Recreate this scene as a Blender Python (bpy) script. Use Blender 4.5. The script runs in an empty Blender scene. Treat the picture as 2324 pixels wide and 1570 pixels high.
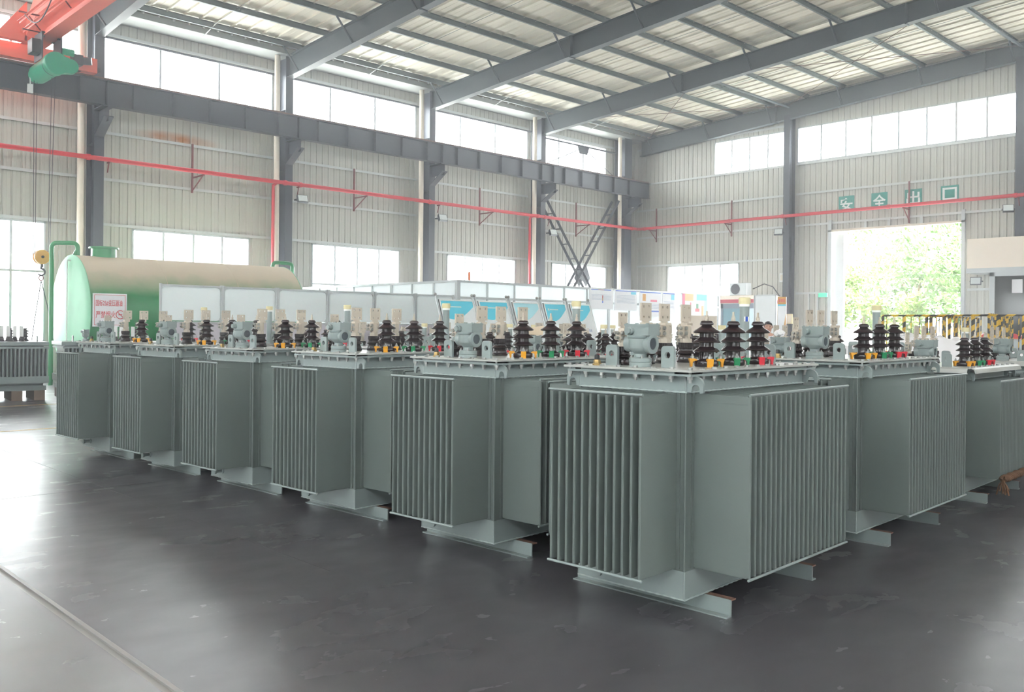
import bpy, bmesh, math, random
from mathutils import Vector, Matrix
R = math.radians
PI = math.pi
S = bpy.context.scene
COL = S.collection
random.seed(7)

# ------------------------------------------------------------------ camera, sky, exposure
cam_d = bpy.data.cameras.new('camera')
cam = bpy.data.objects.new('camera', cam_d); COL.objects.link(cam)
cam_d.sensor_width = 36.0
cam_d.lens = 2030.76 / 2324 * 36.0
cam_d.shift_y = -(785.0 - 740.5) / 2324.0
cam_d.clip_start = 0.05; cam_d.clip_end = 300
YAW = R(45.978); ROLL = R(0.5)
fw = Vector((math.cos(YAW), math.sin(YAW), 0)); rt = Vector((math.sin(YAW), -math.cos(YAW), 0)); up = Vector((0, 0, 1))
rt2 = rt * math.cos(ROLL) + up * math.sin(ROLL); up2 = -rt * math.sin(ROLL) + up * math.cos(ROLL)
m = Matrix((rt2, up2, -fw)).transposed().to_4x4(); m.translation = (0, 0, 1.6)
cam.matrix_world = m
S.camera = cam

W = bpy.data.worlds.new('overcast sky'); S.world = W; W.use_nodes = True
bg = W.node_tree.nodes['Background']
bg.inputs[0].default_value = (0.97, 0.985, 1.0, 1); bg.inputs[1].default_value = 16.0
S.view_settings.view_transform = 'Standard'; S.view_settings.look = 'None'
S.view_settings.gamma = 1.0; S.view_settings.use_curve_mapping = False
S.view_settings.exposure = 0.62
S.cycles.use_denoising = True
S.cycles.max_bounces = 8; S.cycles.diffuse_bounces = 4; S.cycles.transparent_max_bounces = 12

# daylight portals in the window openings: they only guide the sampling of the sky
for loc, rot, sx, sy in (((18, 26.9, 9.1), (R(90), 0, 0), 30, 1.5), ((18, 26.9, 2.7), (R(90), 0, 0), 28, 3.3), ((33.85, 14, 9.1), (R(90), 0, R(-90)), 17, 1.5), ((33.85, 14.2, 2.75), (R(90), 0, R(-90)), 4.9, 5.5),
                         ((33.85, 22.7, 2.7), (R(90), 0, R(-90)), 3.8, 3.4), ((13, -12.15, 9.3), (R(90), 0, R(180)), 40, 1.9), ((-9.15, 7.3, 9.0), (R(90), 0, R(90)), 37, 2.5), ((-9.15, 7.2, 2.7), (R(90), 0, R(90)), 33, 3.4), ((12, -12.15, 2.7), (R(90), 0, R(180)), 38, 3.4)):
    pd = bpy.data.lights.new('window portal', 'AREA'); pd.shape = 'RECTANGLE'; pd.size = sx; pd.size_y = sy; pd.cycles.is_portal = True
    po = bpy.data.objects.new('window portal', pd); COL.objects.link(po); po.location = loc; po.rotation_euler = rot

# ------------------------------------------------------------------ materials
MATS = {}
def lin(c):
    c = c / 255.0
    return c / 12.92 if c <= 0.04045 else ((c + 0.055) / 1.055) ** 2.4
def rgb(t): return (lin(t[0]), lin(t[1]), lin(t[2]), 1)
def mat(name, col, rough=0.5, metal=0.0, var=0.0, vscale=4.0, bump=0.0, bscale=60.0, coat=0.0, rvar=0.0):
    if name in MATS: return MATS[name]
    mt = bpy.data.materials.new(name); mt.use_nodes = True
    nt = mt.node_tree; b = nt.nodes['Principled BSDF']
    b.inputs['Base Color'].default_value = rgb(col); b.inputs['Roughness'].default_value = rough
    b.inputs['Metallic'].default_value = metal
    if coat: b.inputs['Coat Weight'].default_value = coat; b.inputs['Coat Roughness'].default_value = 0.15
    if var or rvar or bump:
        tc = nt.nodes.new('ShaderNodeTexCoord')
    if var:
        n = nt.nodes.new('ShaderNodeTexNoise'); n.inputs['Scale'].default_value = vscale; n.inputs['Detail'].default_value = 6
        nt.links.new(tc.outputs['Object'], n.inputs['Vector'])
        mx = nt.nodes.new('ShaderNodeMix'); mx.data_type = 'RGBA'
        a = [max(0, c * (1 - var)) for c in col]; d = [min(255, c * (1 + var)) for c in col]
        mx.inputs[6].default_value = rgb(a); mx.inputs[7].default_value = rgb(d)
        nt.links.new(n.outputs['Fac'], mx.inputs[0]); nt.links.new(mx.outputs[2], b.inputs['Base Color'])
    if bump:
        n2 = nt.nodes.new('ShaderNodeTexNoise'); n2.inputs['Scale'].default_value = bscale; n2.inputs['Detail'].default_value = 3
        nt.links.new(tc.outputs['Object'], n2.inputs['Vector'])
        bp = nt.nodes.new('ShaderNodeBump'); bp.inputs['Strength'].default_value = bump; bp.inputs['Distance'].default_value = 0.01
        nt.links.new(n2.outputs['Fac'], bp.inputs['Height']); nt.links.new(bp.outputs['Normal'], b.inputs['Normal'])
    MATS[name] = mt
    return mt

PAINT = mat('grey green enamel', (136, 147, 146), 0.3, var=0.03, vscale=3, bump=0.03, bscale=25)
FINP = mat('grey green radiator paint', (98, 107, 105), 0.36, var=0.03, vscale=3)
COVERP = mat('sheen lightened cover enamel', (168, 170, 166), 0.32, var=0.03, vscale=5)  # cover lightened in colour to stand for reflected window light
WELD = mat('painted weld bead', (160, 172, 170), 0.3)
GASK = mat('black gasket', (26, 27, 28), 0.6)
ZINC = mat('zinc plated steel', (158, 160, 158), 0.34, 0.6)
STEEL = mat('bare steel', (165, 165, 160), 0.35, 0.7)
PORC = mat('brown glazed porcelain', (36, 26, 30), 0.24, coat=0.25)
PORC2 = mat('brown glazed porcelain low', (33, 24, 28), 0.26, coat=0.2)
TIN = mat('tinned copper terminal', (190, 180, 166), 0.42, 0.15, var=0.04, vscale=20)
YEL = mat('yellow clamp', (214, 150, 24), 0.45)
GRN = mat('green clamp', (22, 130, 82), 0.45)
RED = mat('red clamp', (205, 35, 55), 0.45)
CREAM = mat('cream plastic cap', (214, 203, 160), 0.5)
BRASS = mat('brass', (164, 138, 88), 0.4, 0.6)
BLACK = mat('black plastic', (30, 30, 36), 0.4)
BLUEW = mat('blue gauge float', (40, 80, 170), 0.3)
WHITE = mat('white plastic', (235, 236, 234), 0.4)
GLASSD = mat('dark sight glass', (70, 78, 84), 0.08, coat=0.5)
RUSTW = mat('raw steel with primer', (116, 86, 74), 0.7, var=0.15, vscale=12)
COLM = mat('blue grey steel paint', (64, 69, 79), 0.42, var=0.06, vscale=1.5)
RAFM = mat('grey steel paint', (78, 87, 92), 0.45, var=0.05, vscale=1.2)
PURM = mat('galvanised purlin', (126, 136, 136), 0.45, 0.25, var=0.08, vscale=6)
GIRT = mat('galvanised girt', (206, 210, 208), 0.42, 0.0, var=0.06, vscale=5)
GALV = mat('galvanised gutter sheet', (150, 154, 152), 0.5, 0.3, var=0.12, vscale=40)
PVC = mat('cream downpipe', (226, 216, 200), 0.45)
PIPE = mat('red pipe enamel', (206, 46, 60), 0.35)
PIPEB = mat('dark red bracket', (122, 40, 46), 0.5)
CRANE = mat('orange red crane enamel', (238, 116, 98), 0.38, var=0.05, vscale=2)  # red paled towards salmon, glare put into the colour
HOIST = mat('green hoist enamel', (40, 150, 116), 0.35, var=0.06, vscale=6)
ORANGE = mat('orange pulley enamel', (222, 160, 60), 0.4)
ROPE = mat('wire rope', (62, 62, 72), 0.5, 0.3)
ALU = mat('aluminium frame', (190, 195, 196), 0.38, 0.35)
ALUG = mat('grey aluminium frame', (186, 190, 191), 0.4, 0.3)
PANELP = mat('pinkish grey board', (196, 190, 198), 0.55)
WHITEB = mat('white board', (236, 240, 241), 0.45)
PAPER = mat('white paper', (240, 241, 244), 0.6)
SKYB = mat('poster sky blue', (86, 208, 232), 0.5)
SKYB2 = mat('poster pale blue', (176, 230, 240), 0.5)
INK = mat('poster pale ink', (172, 186, 206), 0.6)
INKB = mat('poster blue ink', (70, 120, 220), 0.6)
PINK = mat('poster pink', (236, 130, 160), 0.6)
TEAL = mat('teal sign paint', (22, 140, 128), 0.5)
REDINK = mat('red sign ink', (214, 40, 62), 0.5)
CARD = mat('cardboard', (196, 178, 154), 0.75, var=0.06, vscale=12)
FILM = mat('white plastic film', (240, 238, 240), 0.3, var=0.03)
PEACH = mat('peach fascia', (252, 238, 222), 0.5)
COIR = mat('brown coir rope', (92, 64, 42), 0.85, var=0.2, vscale=60, bump=0.5, bscale=200)
DARKG = mat('dark office glass', (26, 29, 33), 0.08)
BLUEG = mat('blue office glass', (120, 164, 178), 0.08, coat=0.4)
HELM = mat('red helmet', (214, 40, 50), 0.3)
SKIN = mat('skin', (214, 164, 140), 0.55)
HAIR = mat('black hair', (32, 28, 30), 0.5)
SHIRT = mat('white shirt', (226, 228, 236), 0.7)
TROUS = mat('dark trousers', (52, 56, 68), 0.7)
YELP = mat('yellow fence paint', (232, 186, 30), 0.45)
BLKP = mat('black fence paint', (40, 40, 44), 0.45)
LEAF = mat('tree leaves', (92, 118, 44), 0.6, var=0.25, vscale=1.2)
LEAF2 = mat('tree leaves bluish', (80, 112, 54), 0.6, var=0.25, vscale=1.2)
BARK = mat('tree bark', (136, 116, 96), 0.8, var=0.15, vscale=8)
YLINE = mat('yellow floor paint', (204, 168, 96), 0.5, var=0.15, vscale=9)
FLOODG = mat('floodlight glass', (225, 232, 232), 0.15, coat=0.5)  # unlit lens, its white colour stands for reflected daylight

# pane: frosted sheet that lets the daylight through
def pane_mat(name, tint, clear):
    mt = bpy.data.materials.new(name); mt.use_nodes = True; nt = mt.node_tree
    for n in list(nt.nodes): nt.nodes.remove(n)
    out = nt.nodes.new('ShaderNodeOutputMaterial')
    tr = nt.nodes.new('ShaderNodeBsdfTransparent'); tl = nt.nodes.new('ShaderNodeBsdfTranslucent')
    gl = nt.nodes.new('ShaderNodeBsdfGlossy'); gl.inputs['Roughness'].default_value = 0.08
    tr.inputs[0].default_value = (tint[0], tint[1], tint[2], 1); tl.inputs[0].default_value = (tint[0], tint[1], tint[2], 1)
    m1 = nt.nodes.new('ShaderNodeMixShader'); m1.inputs[0].default_value = clear
    nt.links.new(tl.outputs[0], m1.inputs[1]); nt.links.new(tr.outputs[0], m1.inputs[2])
    m2 = nt.nodes.new('ShaderNodeMixShader'); m2.inputs[0].default_value = 0.05
    nt.links.new(m1.outputs[0], m2.inputs[1]); nt.links.new(gl.outputs[0], m2.inputs[2])
    nt.links.new(m2.outputs[0], out.inputs[0])
    return mt
PANE = pane_mat('window pane', (0.96, 0.98, 0.98), 0.8)

# corrugated translucent partition sheet
def sheet_mat():
    mt = bpy.data.materials.new('translucent twin wall sheet'); mt.use_nodes = True; nt = mt.node_tree
    b = nt.nodes['Principled BSDF']; out = nt.nodes['Material Output']
    b.inputs['Base Color'].default_value = rgb((244, 249, 250)); b.inputs['Roughness'].default_value = 0.3
    tl = nt.nodes.new('ShaderNodeBsdfTranslucent'); tl.inputs[0].default_value = rgb((250, 254, 255))
    mx = nt.nodes.new('ShaderNodeMixShader'); mx.inputs[0].default_value = 0.85
    nt.links.new(b.outputs[0], mx.inputs[1]); nt.links.new(tl.outputs[0], mx.inputs[2]); nt.links.new(mx.outputs[0], out.inputs[0])
    tc = nt.nodes.new('ShaderNodeTexCoord'); wv = nt.nodes.new('ShaderNodeTexWave'); wv.inputs['Scale'].default_value = 14; wv.inputs['Distortion'].default_value = 0.6
    nt.links.new(tc.outputs['Object'], wv.inputs['Vector'])
    bp = nt.nodes.new('ShaderNodeBump'); bp.inputs['Strength'].default_value = 0.12; bp.inputs['Distance'].default_value = 0.01
    nt.links.new(wv.outputs['Fac'], bp.inputs['Height']); nt.links.new(bp.outputs['Normal'], b.inputs['Normal'])
    return mt
SHEET = sheet_mat()

# polished floor: dark sealed concrete, lighter bare concrete beyond the steel edge (x < 1.65)
def floor_mat(name, c1, c2, r0, r1):
    mt = bpy.data.materials.new(name); mt.use_nodes = True; nt = mt.node_tree; b = nt.nodes['Principled BSDF']
    tc = nt.nodes.new('ShaderNodeTexCoord')
    n1 = nt.nodes.new('ShaderNodeTexNoise'); n1.inputs['Scale'].default_value = 0.9; n1.inputs['Detail'].default_value = 9; n1.inputs['Roughness'].default_value = 0.62
    n2 = nt.nodes.new('ShaderNodeTexNoise'); n2.inputs['Scale'].default_value = 9; n2.inputs['Detail'].default_value = 5
    mp = nt.nodes.new('ShaderNodeMapping'); mp.inputs['Rotation'].default_value = (0, 0, R(30)); mp.inputs['Scale'].default_value = (0.7, 1.3, 1)
    n3 = nt.nodes.new('ShaderNodeTexNoise'); n3.inputs['Scale'].default_value = 3; n3.inputs['Detail'].default_value = 8; n3.inputs['Distortion'].default_value = 0.3
    for n in (n1, n2): nt.links.new(tc.outputs['Object'], n.inputs['Vector'])
    nt.links.new(tc.outputs['Object'], mp.inputs['Vector']); nt.links.new(mp.outputs['Vector'], n3.inputs['Vector'])
    ad = nt.nodes.new('ShaderNodeMath'); ad.operation = 'ADD'; nt.links.new(n1.outputs['Fac'], ad.inputs[0]); nt.links.new(n3.outputs['Fac'], ad.inputs[1])
    rp = nt.nodes.new('ShaderNodeMapRange'); rp.inputs[1].default_value = 0.6; rp.inputs[2].default_value = 1.4
    nt.links.new(ad.outputs[0], rp.inputs[0])
    mx = nt.nodes.new('ShaderNodeMix'); mx.data_type = 'RGBA'; mx.inputs[6].default_value = rgb(c1); mx.inputs[7].default_value = rgb(c2)
    nt.links.new(rp.outputs[0], mx.inputs[0]); nt.links.new(mx.outputs[2], b.inputs['Base Color'])
    rr = nt.nodes.new('ShaderNodeMapRange'); rr.inputs[1].default_value = 0.3; rr.inputs[2].default_value = 0.7; rr.inputs[3].default_value = r0; rr.inputs[4].default_value = r1
    nt.links.new(n3.outputs['Fac'], rr.inputs[0]); nt.links.new(rr.outputs[0], b.inputs['Roughness'])
    bp = nt.nodes.new('ShaderNodeBump'); bp.inputs['Strength'].default_value = 0.06; bp.inputs['Distance'].default_value = 0.01
    nt.links.new(n2.outputs['Fac'], bp.inputs['Height']); nt.links.new(bp.outputs['Normal'], b.inputs['Normal'])
    b.inputs['Coat Weight'].default_value = 0.55
    r2 = nt.nodes.new('ShaderNodeMapRange'); r2.inputs[1].default_value = 0.6; r2.inputs[2].default_value = 1.4; r2.inputs[3].default_value = 0.29; r2.inputs[4].default_value = 0.24
    nt.links.new(ad.outputs[0], r2.inputs[0]); nt.links.new(r2.outputs[0], b.inputs['Coat Roughness'])
    nt.links.new(bp.outputs['Normal'], b.inputs['Coat Normal'])
    return mt
FLOORM = floor_mat('dark sealed concrete', (70, 68, 72), (80, 78, 83), 0.34, 0.48)
FLOORL = floor_mat('pale bare concrete', (92, 91, 93), (122, 121, 123), 0.4, 0.55)
PAVE = mat('outdoor paving', (205, 203, 196), 0.8, var=0.05, vscale=2)
LAWN = mat('outdoor lawn', (70, 84, 50), 0.9, var=0.15, vscale=3)

# wall sheet with a rust stain below the crane beam
def wall_mat(name, col, stain=False):
    mt = bpy.data.materials.new(name); mt.use_nodes = True; nt = mt.node_tree; b = nt.nodes['Principled BSDF']
    b.inputs['Roughness'].default_value = 0.5
    tc = nt.nodes.new('ShaderNodeTexCoord')
    n = nt.nodes.new('ShaderNodeTexNoise'); n.inputs['Scale'].default_value = 0.8; n.inputs['Detail'].default_value = 6
    nt.links.new(tc.outputs['Object'], n.inputs['Vector'])
    mx = nt.nodes.new('ShaderNodeMix'); mx.data_type = 'RGBA'
    mx.inputs[6].default_value = rgb([c * 0.94 for c in col]); mx.inputs[7].default_value = rgb([min(255, c * 1.04) for c in col])
    nt.links.new(n.outputs['Fac'], mx.inputs[0]); last = mx.outputs[2]
    if stain:
        def ellipse(cx, cz, sx, sz):
            mp = nt.nodes.new('ShaderNodeMapping'); mp.vector_type = 'POINT'
            mp.inputs['Location'].default_value = (-cx / sx, -26.76, -cz / sz); mp.inputs['Scale'].default_value = (1 / sx, 1, 1 / sz)
            nt.links.new(tc.outputs['Object'], mp.inputs['Vector'])
            ln = nt.nodes.new('ShaderNodeVectorMath'); ln.operation = 'LENGTH'; nt.links.new(mp.outputs['Vector'], ln.inputs[0])
            mr = nt.nodes.new('ShaderNodeMapRange'); mr.inputs[1].default_value = 1.0; mr.inputs[2].default_value = 0.1; mr.inputs[4].default_value = 1.8; nt.links.new(ln.outputs['Value'], mr.inputs[0])
            return mr.outputs[0]
        e = ellipse(11.6, 7.22, 1.5, 0.22)
        n2 = nt.nodes.new('ShaderNodeTexNoise'); n2.inputs['Scale'].default_value = 2.5; n2.inputs['Detail'].default_value = 7
        nt.links.new(tc.outputs['Object'], n2.inputs['Vector'])
        ml = nt.nodes.new('ShaderNodeMath'); ml.operation = 'MULTIPLY'; nt.links.new(e, ml.inputs[0]); nt.links.new(n2.outputs['Fac'], ml.inputs[1])
        m2 = nt.nodes.new('ShaderNodeMix'); m2.data_type = 'RGBA'; m2.inputs[7].default_value = rgb((184, 112, 34))
        nt.links.new(ml.outputs[0], m2.inputs[0]); nt.links.new(last, m2.inputs[6]); last = m2.outputs[2]
    nt.links.new(last, b.inputs['Base Color'])
    return mt
WALLM = wall_mat('beige profiled sheet', (196, 195, 186), True)
WALLE = wall_mat('beige profiled sheet end', (198, 197, 188))
ROOFM = wall_mat('cream roof sheet', (240, 233, 217))
# dusty tank top over green paint: dust lies on the upward side of the shell
def tank_mat():
    mt = bpy.data.materials.new('dusty green tank paint'); mt.use_nodes = True; nt = mt.node_tree; b = nt.nodes['Principled BSDF']
    b.inputs['Roughness'].default_value = 0.4
    tc = nt.nodes.new('ShaderNodeTexCoord'); sx = nt.nodes.new('ShaderNodeSeparateXYZ'); nt.links.new(tc.outputs['Object'], sx.inputs[0])
    n = nt.nodes.new('ShaderNodeTexNoise'); n.inputs['Scale'].default_value = 2.2; n.inputs['Detail'].default_value = 7; nt.links.new(tc.outputs['Object'], n.inputs['Vector'])
    a = nt.nodes.new('ShaderNodeMath'); a.operation = 'MULTIPLY_ADD'; a.inputs[1].default_value = 0.5; nt.links.new(n.outputs['Fac'], a.inputs[0]); nt.links.new(sx.outputs['Z'], a.inputs[2])
    mr = nt.nodes.new('ShaderNodeMapRange'); mr.inputs[1].default_value = 0.65; mr.inputs[2].default_value = 1.25; nt.links.new(a.outputs[0], mr.inputs[0])
    mx = nt.nodes.new('ShaderNodeMix'); mx.data_type = 'RGBA'; mx.inputs[6].default_value = rgb((34, 136, 78)); mx.inputs[7].default_value = rgb((196, 182, 160))
    nt.links.new(mr.outputs[0], mx.inputs[0]); nt.links.new(mx.outputs[2], b.inputs['Base Color'])
    r2 = nt.nodes.new('ShaderNodeMapRange'); r2.inputs[3].default_value = 0.35; r2.inputs[4].default_value = 0.8; nt.links.new(mr.outputs[0], r2.inputs[0]); nt.links.new(r2.outputs[0], b.inputs['Roughness'])
    return mt
TANKM = tank_mat()
TANKG = mat('green tank paint', (46, 140, 86), 0.3)
TANKE = mat('green tank paint with end glare', (112, 180, 142), 0.55, var=0.12, vscale=1.5)  # same green as the shell, paled to paint in the window glare
def stripe_mat():
    mt = bpy.data.materials.new('yellow and black hazard bands'); mt.use_nodes = True; nt = mt.node_tree; b = nt.nodes['Principled BSDF']
    b.inputs['Roughness'].default_value = 0.45
    tc = nt.nodes.new('ShaderNodeTexCoord'); mp = nt.nodes.new('ShaderNodeMapping'); mp.inputs['Rotation'].default_value = (0, R(35), 0)
    wv = nt.nodes.new('ShaderNodeTexWave'); wv.bands_direction = 'Z'; wv.inputs['Scale'].default_value = 1.55
    nt.links.new(tc.outputs['Object'], mp.inputs['Vector']); nt.links.new(mp.outputs['Vector'], wv.inputs['Vector'])
    gt = nt.nodes.new('ShaderNodeMath'); gt.operation = 'GREATER_THAN'; gt.inputs[1].default_value = 0.5; nt.links.new(wv.outputs['Fac'], gt.inputs[0])
    mx = nt.nodes.new('ShaderNodeMix'); mx.data_type = 'RGBA'; mx.inputs[6].default_value = rgb((232, 186, 30)); mx.inputs[7].default_value = rgb((42, 42, 46))
    nt.links.new(gt.outputs[0], mx.inputs[0]); nt.links.new(mx.outputs[2], b.inputs['Base Color'])
    return mt
HAZ = stripe_mat()

# ------------------------------------------------------------------ mesh building
class MB:
    def __init__(s): s.v = []; s.f = []; s.mi = []; s.mats = []
    def slot(s, mt):
        if mt not in s.mats: s.mats.append(mt)
        return s.mats.index(mt)
    def add(s, verts, faces, mt=None, M=None):
        o = len(s.v); k = s.slot(mt) if mt else 0
        for p in verts:
            s.v.append(tuple(M @ Vector(p)) if M else tuple(p))
        for f in faces: s.f.append(tuple(i + o for i in f)); s.mi.append(k)
        return s
    def box(s, x0, x1, y0, y1, z0, z1, mt=None, M=None):
        v = [(x0, y0, z0), (x1, y0, z0), (x1, y1, z0), (x0, y1, z0), (x0, y0, z1), (x1, y0, z1), (x1, y1, z1), (x0, y1, z1)]
        return s.add(v, [(3, 2, 1, 0), (4, 5, 6, 7), (0, 1, 5, 4), (1, 2, 6, 5), (2, 3, 7, 6), (3, 0, 4, 7)], mt, M)
    def cbox(s, c, d, mt=None, M=None):
        return s.box(c[0] - d[0] / 2, c[0] + d[0] / 2, c[1] - d[1] / 2, c[1] + d[1] / 2, c[2] - d[2] / 2, c[2] + d[2] / 2, mt, M)
    def prism(s, poly, axis, t0, t1, mt=None, M=None):
        # poly of 2D points; axis 'x': (y,z), 'y': (x,z), 'z': (x,y)
        def p3(a, b, t): return {'x': (t, a, b), 'y': (a, t, b), 'z': (a, b, t)}[axis]
        n = len(poly); v = [p3(a, b, t0) for a, b in poly] + [p3(a, b, t1) for a, b in poly]
        f = [(i, (i + 1) % n, (i + 1) % n + n, i + n) for i in range(n)] + [tuple(range(n))[::-1], tuple(range(n, 2 * n))]
        return s.add(v, f, mt, M)
    def tube(s, pts, r, n=8, mt=None, M=None, cap=True, closed=False):
        pts = [Vector(p) for p in pts]; rs = r if isinstance(r, (list, tuple)) else [r] * len(pts)
        rings = []; v = []; f = []; N = len(pts); ref = None
        for i, p in enumerate(pts):
            if closed: t = pts[(i + 1) % N] - pts[i - 1]
            else: t = pts[min(i + 1, N - 1)] - pts[max(i - 1, 0)]
            t.normalize()
            if ref is None: ref = Vector((0, 0, 1)) if abs(t.z) < 0.9 else Vector((1, 0, 0))
            a = (ref - t * ref.dot(t))
            if a.length < 1e-5: a = t.orthogonal()
            a.normalize(); b = t.cross(a); ref = a
            for k in range(n):
                th = 2 * PI * k / n
                v.append(p + (a * math.cos(th) + b * math.sin(th)) * rs[i])
        for i in range(N if closed else N - 1):
            j = (i + 1) % N
            for k in range(n): f.append((i * n + k, i * n + (k + 1) % n, j * n + (k + 1) % n, j * n + k))
        if cap and not closed: f += [tuple(range(n))[::-1], tuple(range((N - 1) * n, N * n))]
        return s.add(v, f, mt, M)
    def cyl(s, p0, p1, r, n=16, mt=None, M=None, r1=None):
        return s.tube([p0, p1], [r, r if r1 is None else r1], n, mt, M)
    def lathe(s, prof, n=24, mt=None, M=None, o=(0, 0, 0)):
        v = []; f = []; k = len(prof)
        for r, z in prof:
            for i in range(n):
                th = 2 * PI * i / n; v.append((o[0] + r * math.cos(th), o[1] + r * math.sin(th), o[2] + z))
        for j in range(k - 1):
            for i in range(n): f.append((j * n + i, j * n + (i + 1) % n, (j + 1) * n + (i + 1) % n, (j + 1) * n + i))
        f += [tuple(range(n))[::-1], tuple(range((k - 1) * n, k * n))]
        return s.add(v, f, mt, M)
    def sphere(s, c, r, n=12, mt=None, sc=(1, 1, 1)):
        v = []; f = []
        m_ = n // 2
        for j in range(m_ + 1):
            ph = PI * j / m_
            for i in range(n):
                th = 2 * PI * i / n; v.append((c[0] + r * sc[0] * math.sin(ph) * math.cos(th), c[1] + r * sc[1] * math.sin(ph) * math.sin(th), c[2] - r * sc[2] * math.cos(ph)))
        for j in range(m_):
            for i in range(n): f.append((j * n + i, j * n + (i + 1) % n, (j + 1) * n + (i + 1) % n, (j + 1) * n + i))
        return s.add(v, f, mt)
    def mesh(s, name, mt=None, smooth=35):
        me = bpy.data.meshes.new(name); me.from_pydata(s.v, [], s.f)
        mats = s.mats or [mt]
        if mt and not s.mats: mats = [mt]
        for q in mats: me.materials.append(q)
        if s.mats: me.polygons.foreach_set('material_index', s.mi)
        if smooth:
            me.polygons.foreach_set('use_smooth', [True] * len(me.polygons))
            me.set_sharp_from_angle(angle=R(smooth))
        me.update()
        return me
    def build(s, name, mt=None, parent=None, smooth=35, bevel=0, loc=None):
        if mt is not None and s.mats == []: pass
        o = bpy.data.objects.new(name, s.mesh(name, mt, smooth)); COL.objects.link(o)
        if parent: o.parent = parent
        if loc: o.location = loc
        if bevel:
            b = o.modifiers.new('bevel', 'BEVEL'); b.width = bevel; b.segments = 2; b.limit_method = 'ANGLE'; b.angle_limit = R(40); b.use_clamp_overlap = True
        return o

def arc(cx, cy, r, a0, a1, n):
    return [(cx + r * math.cos(R(a0 + (a1 - a0) * i / n)), cy + r * math.sin(R(a0 + (a1 - a0) * i / n))) for i in range(n + 1)]
def tag(o, label=None, cat=None, group=None, kind=None):
    if label: o['label'] = label
    if cat: o['category'] = cat
    if group: o['group'] = group
    if kind: o['kind'] = kind
    return o
def thing(name, label, cat, loc=(0, 0, 0), rz=0, group=None):
    o = bpy.data.objects.new(name, None); COL.objects.link(o); o.location = loc; o.rotation_euler = (0, 0, rz)
    o.empty_display_size = 0.2
    return tag(o, label, cat, group)
def struct(o): o['kind'] = 'structure'; return o
def inst(o, parent, loc=None, rz=None):
    # another copy of one part (with its sub-parts) under a thing
    c = o.copy(); COL.objects.link(c); c.parent = parent
    if loc is not None: c.location = loc
    if rz is not None: c.rotation_euler = (0, 0, rz)
    for ch in o.children: inst(ch, c)
    return c
def copy_tree(o, parent=None):
    c = o.copy(); COL.objects.link(c); c.parent = parent
    for ch in list(o.children): copy_tree(ch, c)
    return c
# ------------------------------------------------------------------ the hall
YW, XE = 26.76, 33.70                     # left wall plane, end wall plane
XB, YB = -9.0, -12.0                      # where the hall goes on behind and beside the camera
CX = [3.1, 9.02, 14.95, 20.90, 26.83, 32.45]   # frames (columns of the left wall)
SL = 0.066                                # roof slope
def roofz(y): return 10.47 + SL * (YW - y)

# floor
fl = MB().box(1.68, XE, YB, YW, -0.2, 0.0).build('floor', FLOORM, smooth=0); struct(fl)
fl2 = MB().box(XB, 1.62, YB, YW, -0.2, 0.0).build('floor', FLOORL, smooth=0); struct(fl2)
e = MB(); e.box(1.62, 1.68, YB, YW, -0.2, -0.004); e.box(1.655, 1.68, YB, YW, -0.01, 0.007)
struct(e.build('trim_1', mat('steel floor edge', (150, 148, 146), 0.4, 0.5), smooth=0))
for i, (y, x0, x1) in enumerate(((18.85, 1.9, 14.5), (14.55, 1.9, 6.0))):
    tag(MB().box(x0, x1, y - 0.04, y + 0.04, 0.0, 0.0015).build('floor_line', YLINE, smooth=0),
        ['worn yellow floor line farther from camera, by the old transformers at far left', 'worn yellow floor line nearer the camera, at the left edge'][i], 'floor line')
jm = mat('floor joint filler', (62, 60, 64), 0.4)
jl = MB()
for y in (9.0,): jl.box(1.7, 4.1, y - 0.004, y + 0.004, 0.0, 0.0008)
jl.box(3.2, 3.207, 5.0, 14.0, 0.0, 0.0008)
struct(jl.build('trim_2', jm, smooth=0))

# profiled wall sheets: a flat sheet with narrow ribs every 0.235 m
def ribs(b, axis, u0, u1, z0, z1, off, inward, pitch=0.235):
    prof = []
    k0 = math.floor(u0 / pitch) - 1; k1 = math.ceil(u1 / pitch) + 1
    for k in range(k0, k1 + 1):
        c = k * pitch
        prof += [(c - 0.03, 0.0), (c - 0.016, 0.028), (c + 0.016, 0.028), (c + 0.03, 0.0), (c + 0.1, 0.0), (c + 0.108, 0.006), (c + 0.116, 0.0)]
    prof = [p for p in prof if u0 < p[0] < u1]; prof = [(u0, 0.0)] + prof + [(u1, 0.0)]
    vs = []
    for u, d in prof:
        w = off - inward * d          # ribs are pressed outward: seen from inside as grooves
        vs += [(u, w, z0), (u, w, z1)] if axis == 'x' else [(w, u, z0), (w, u, z1)]
    b.add(vs, [(2 * i, 2 * i + 2, 2 * i + 3, 2 * i + 1) for i in range(len(prof) - 1)])
def top_l(x): return roofz(YW) + 0.02
wl = MB()
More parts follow.
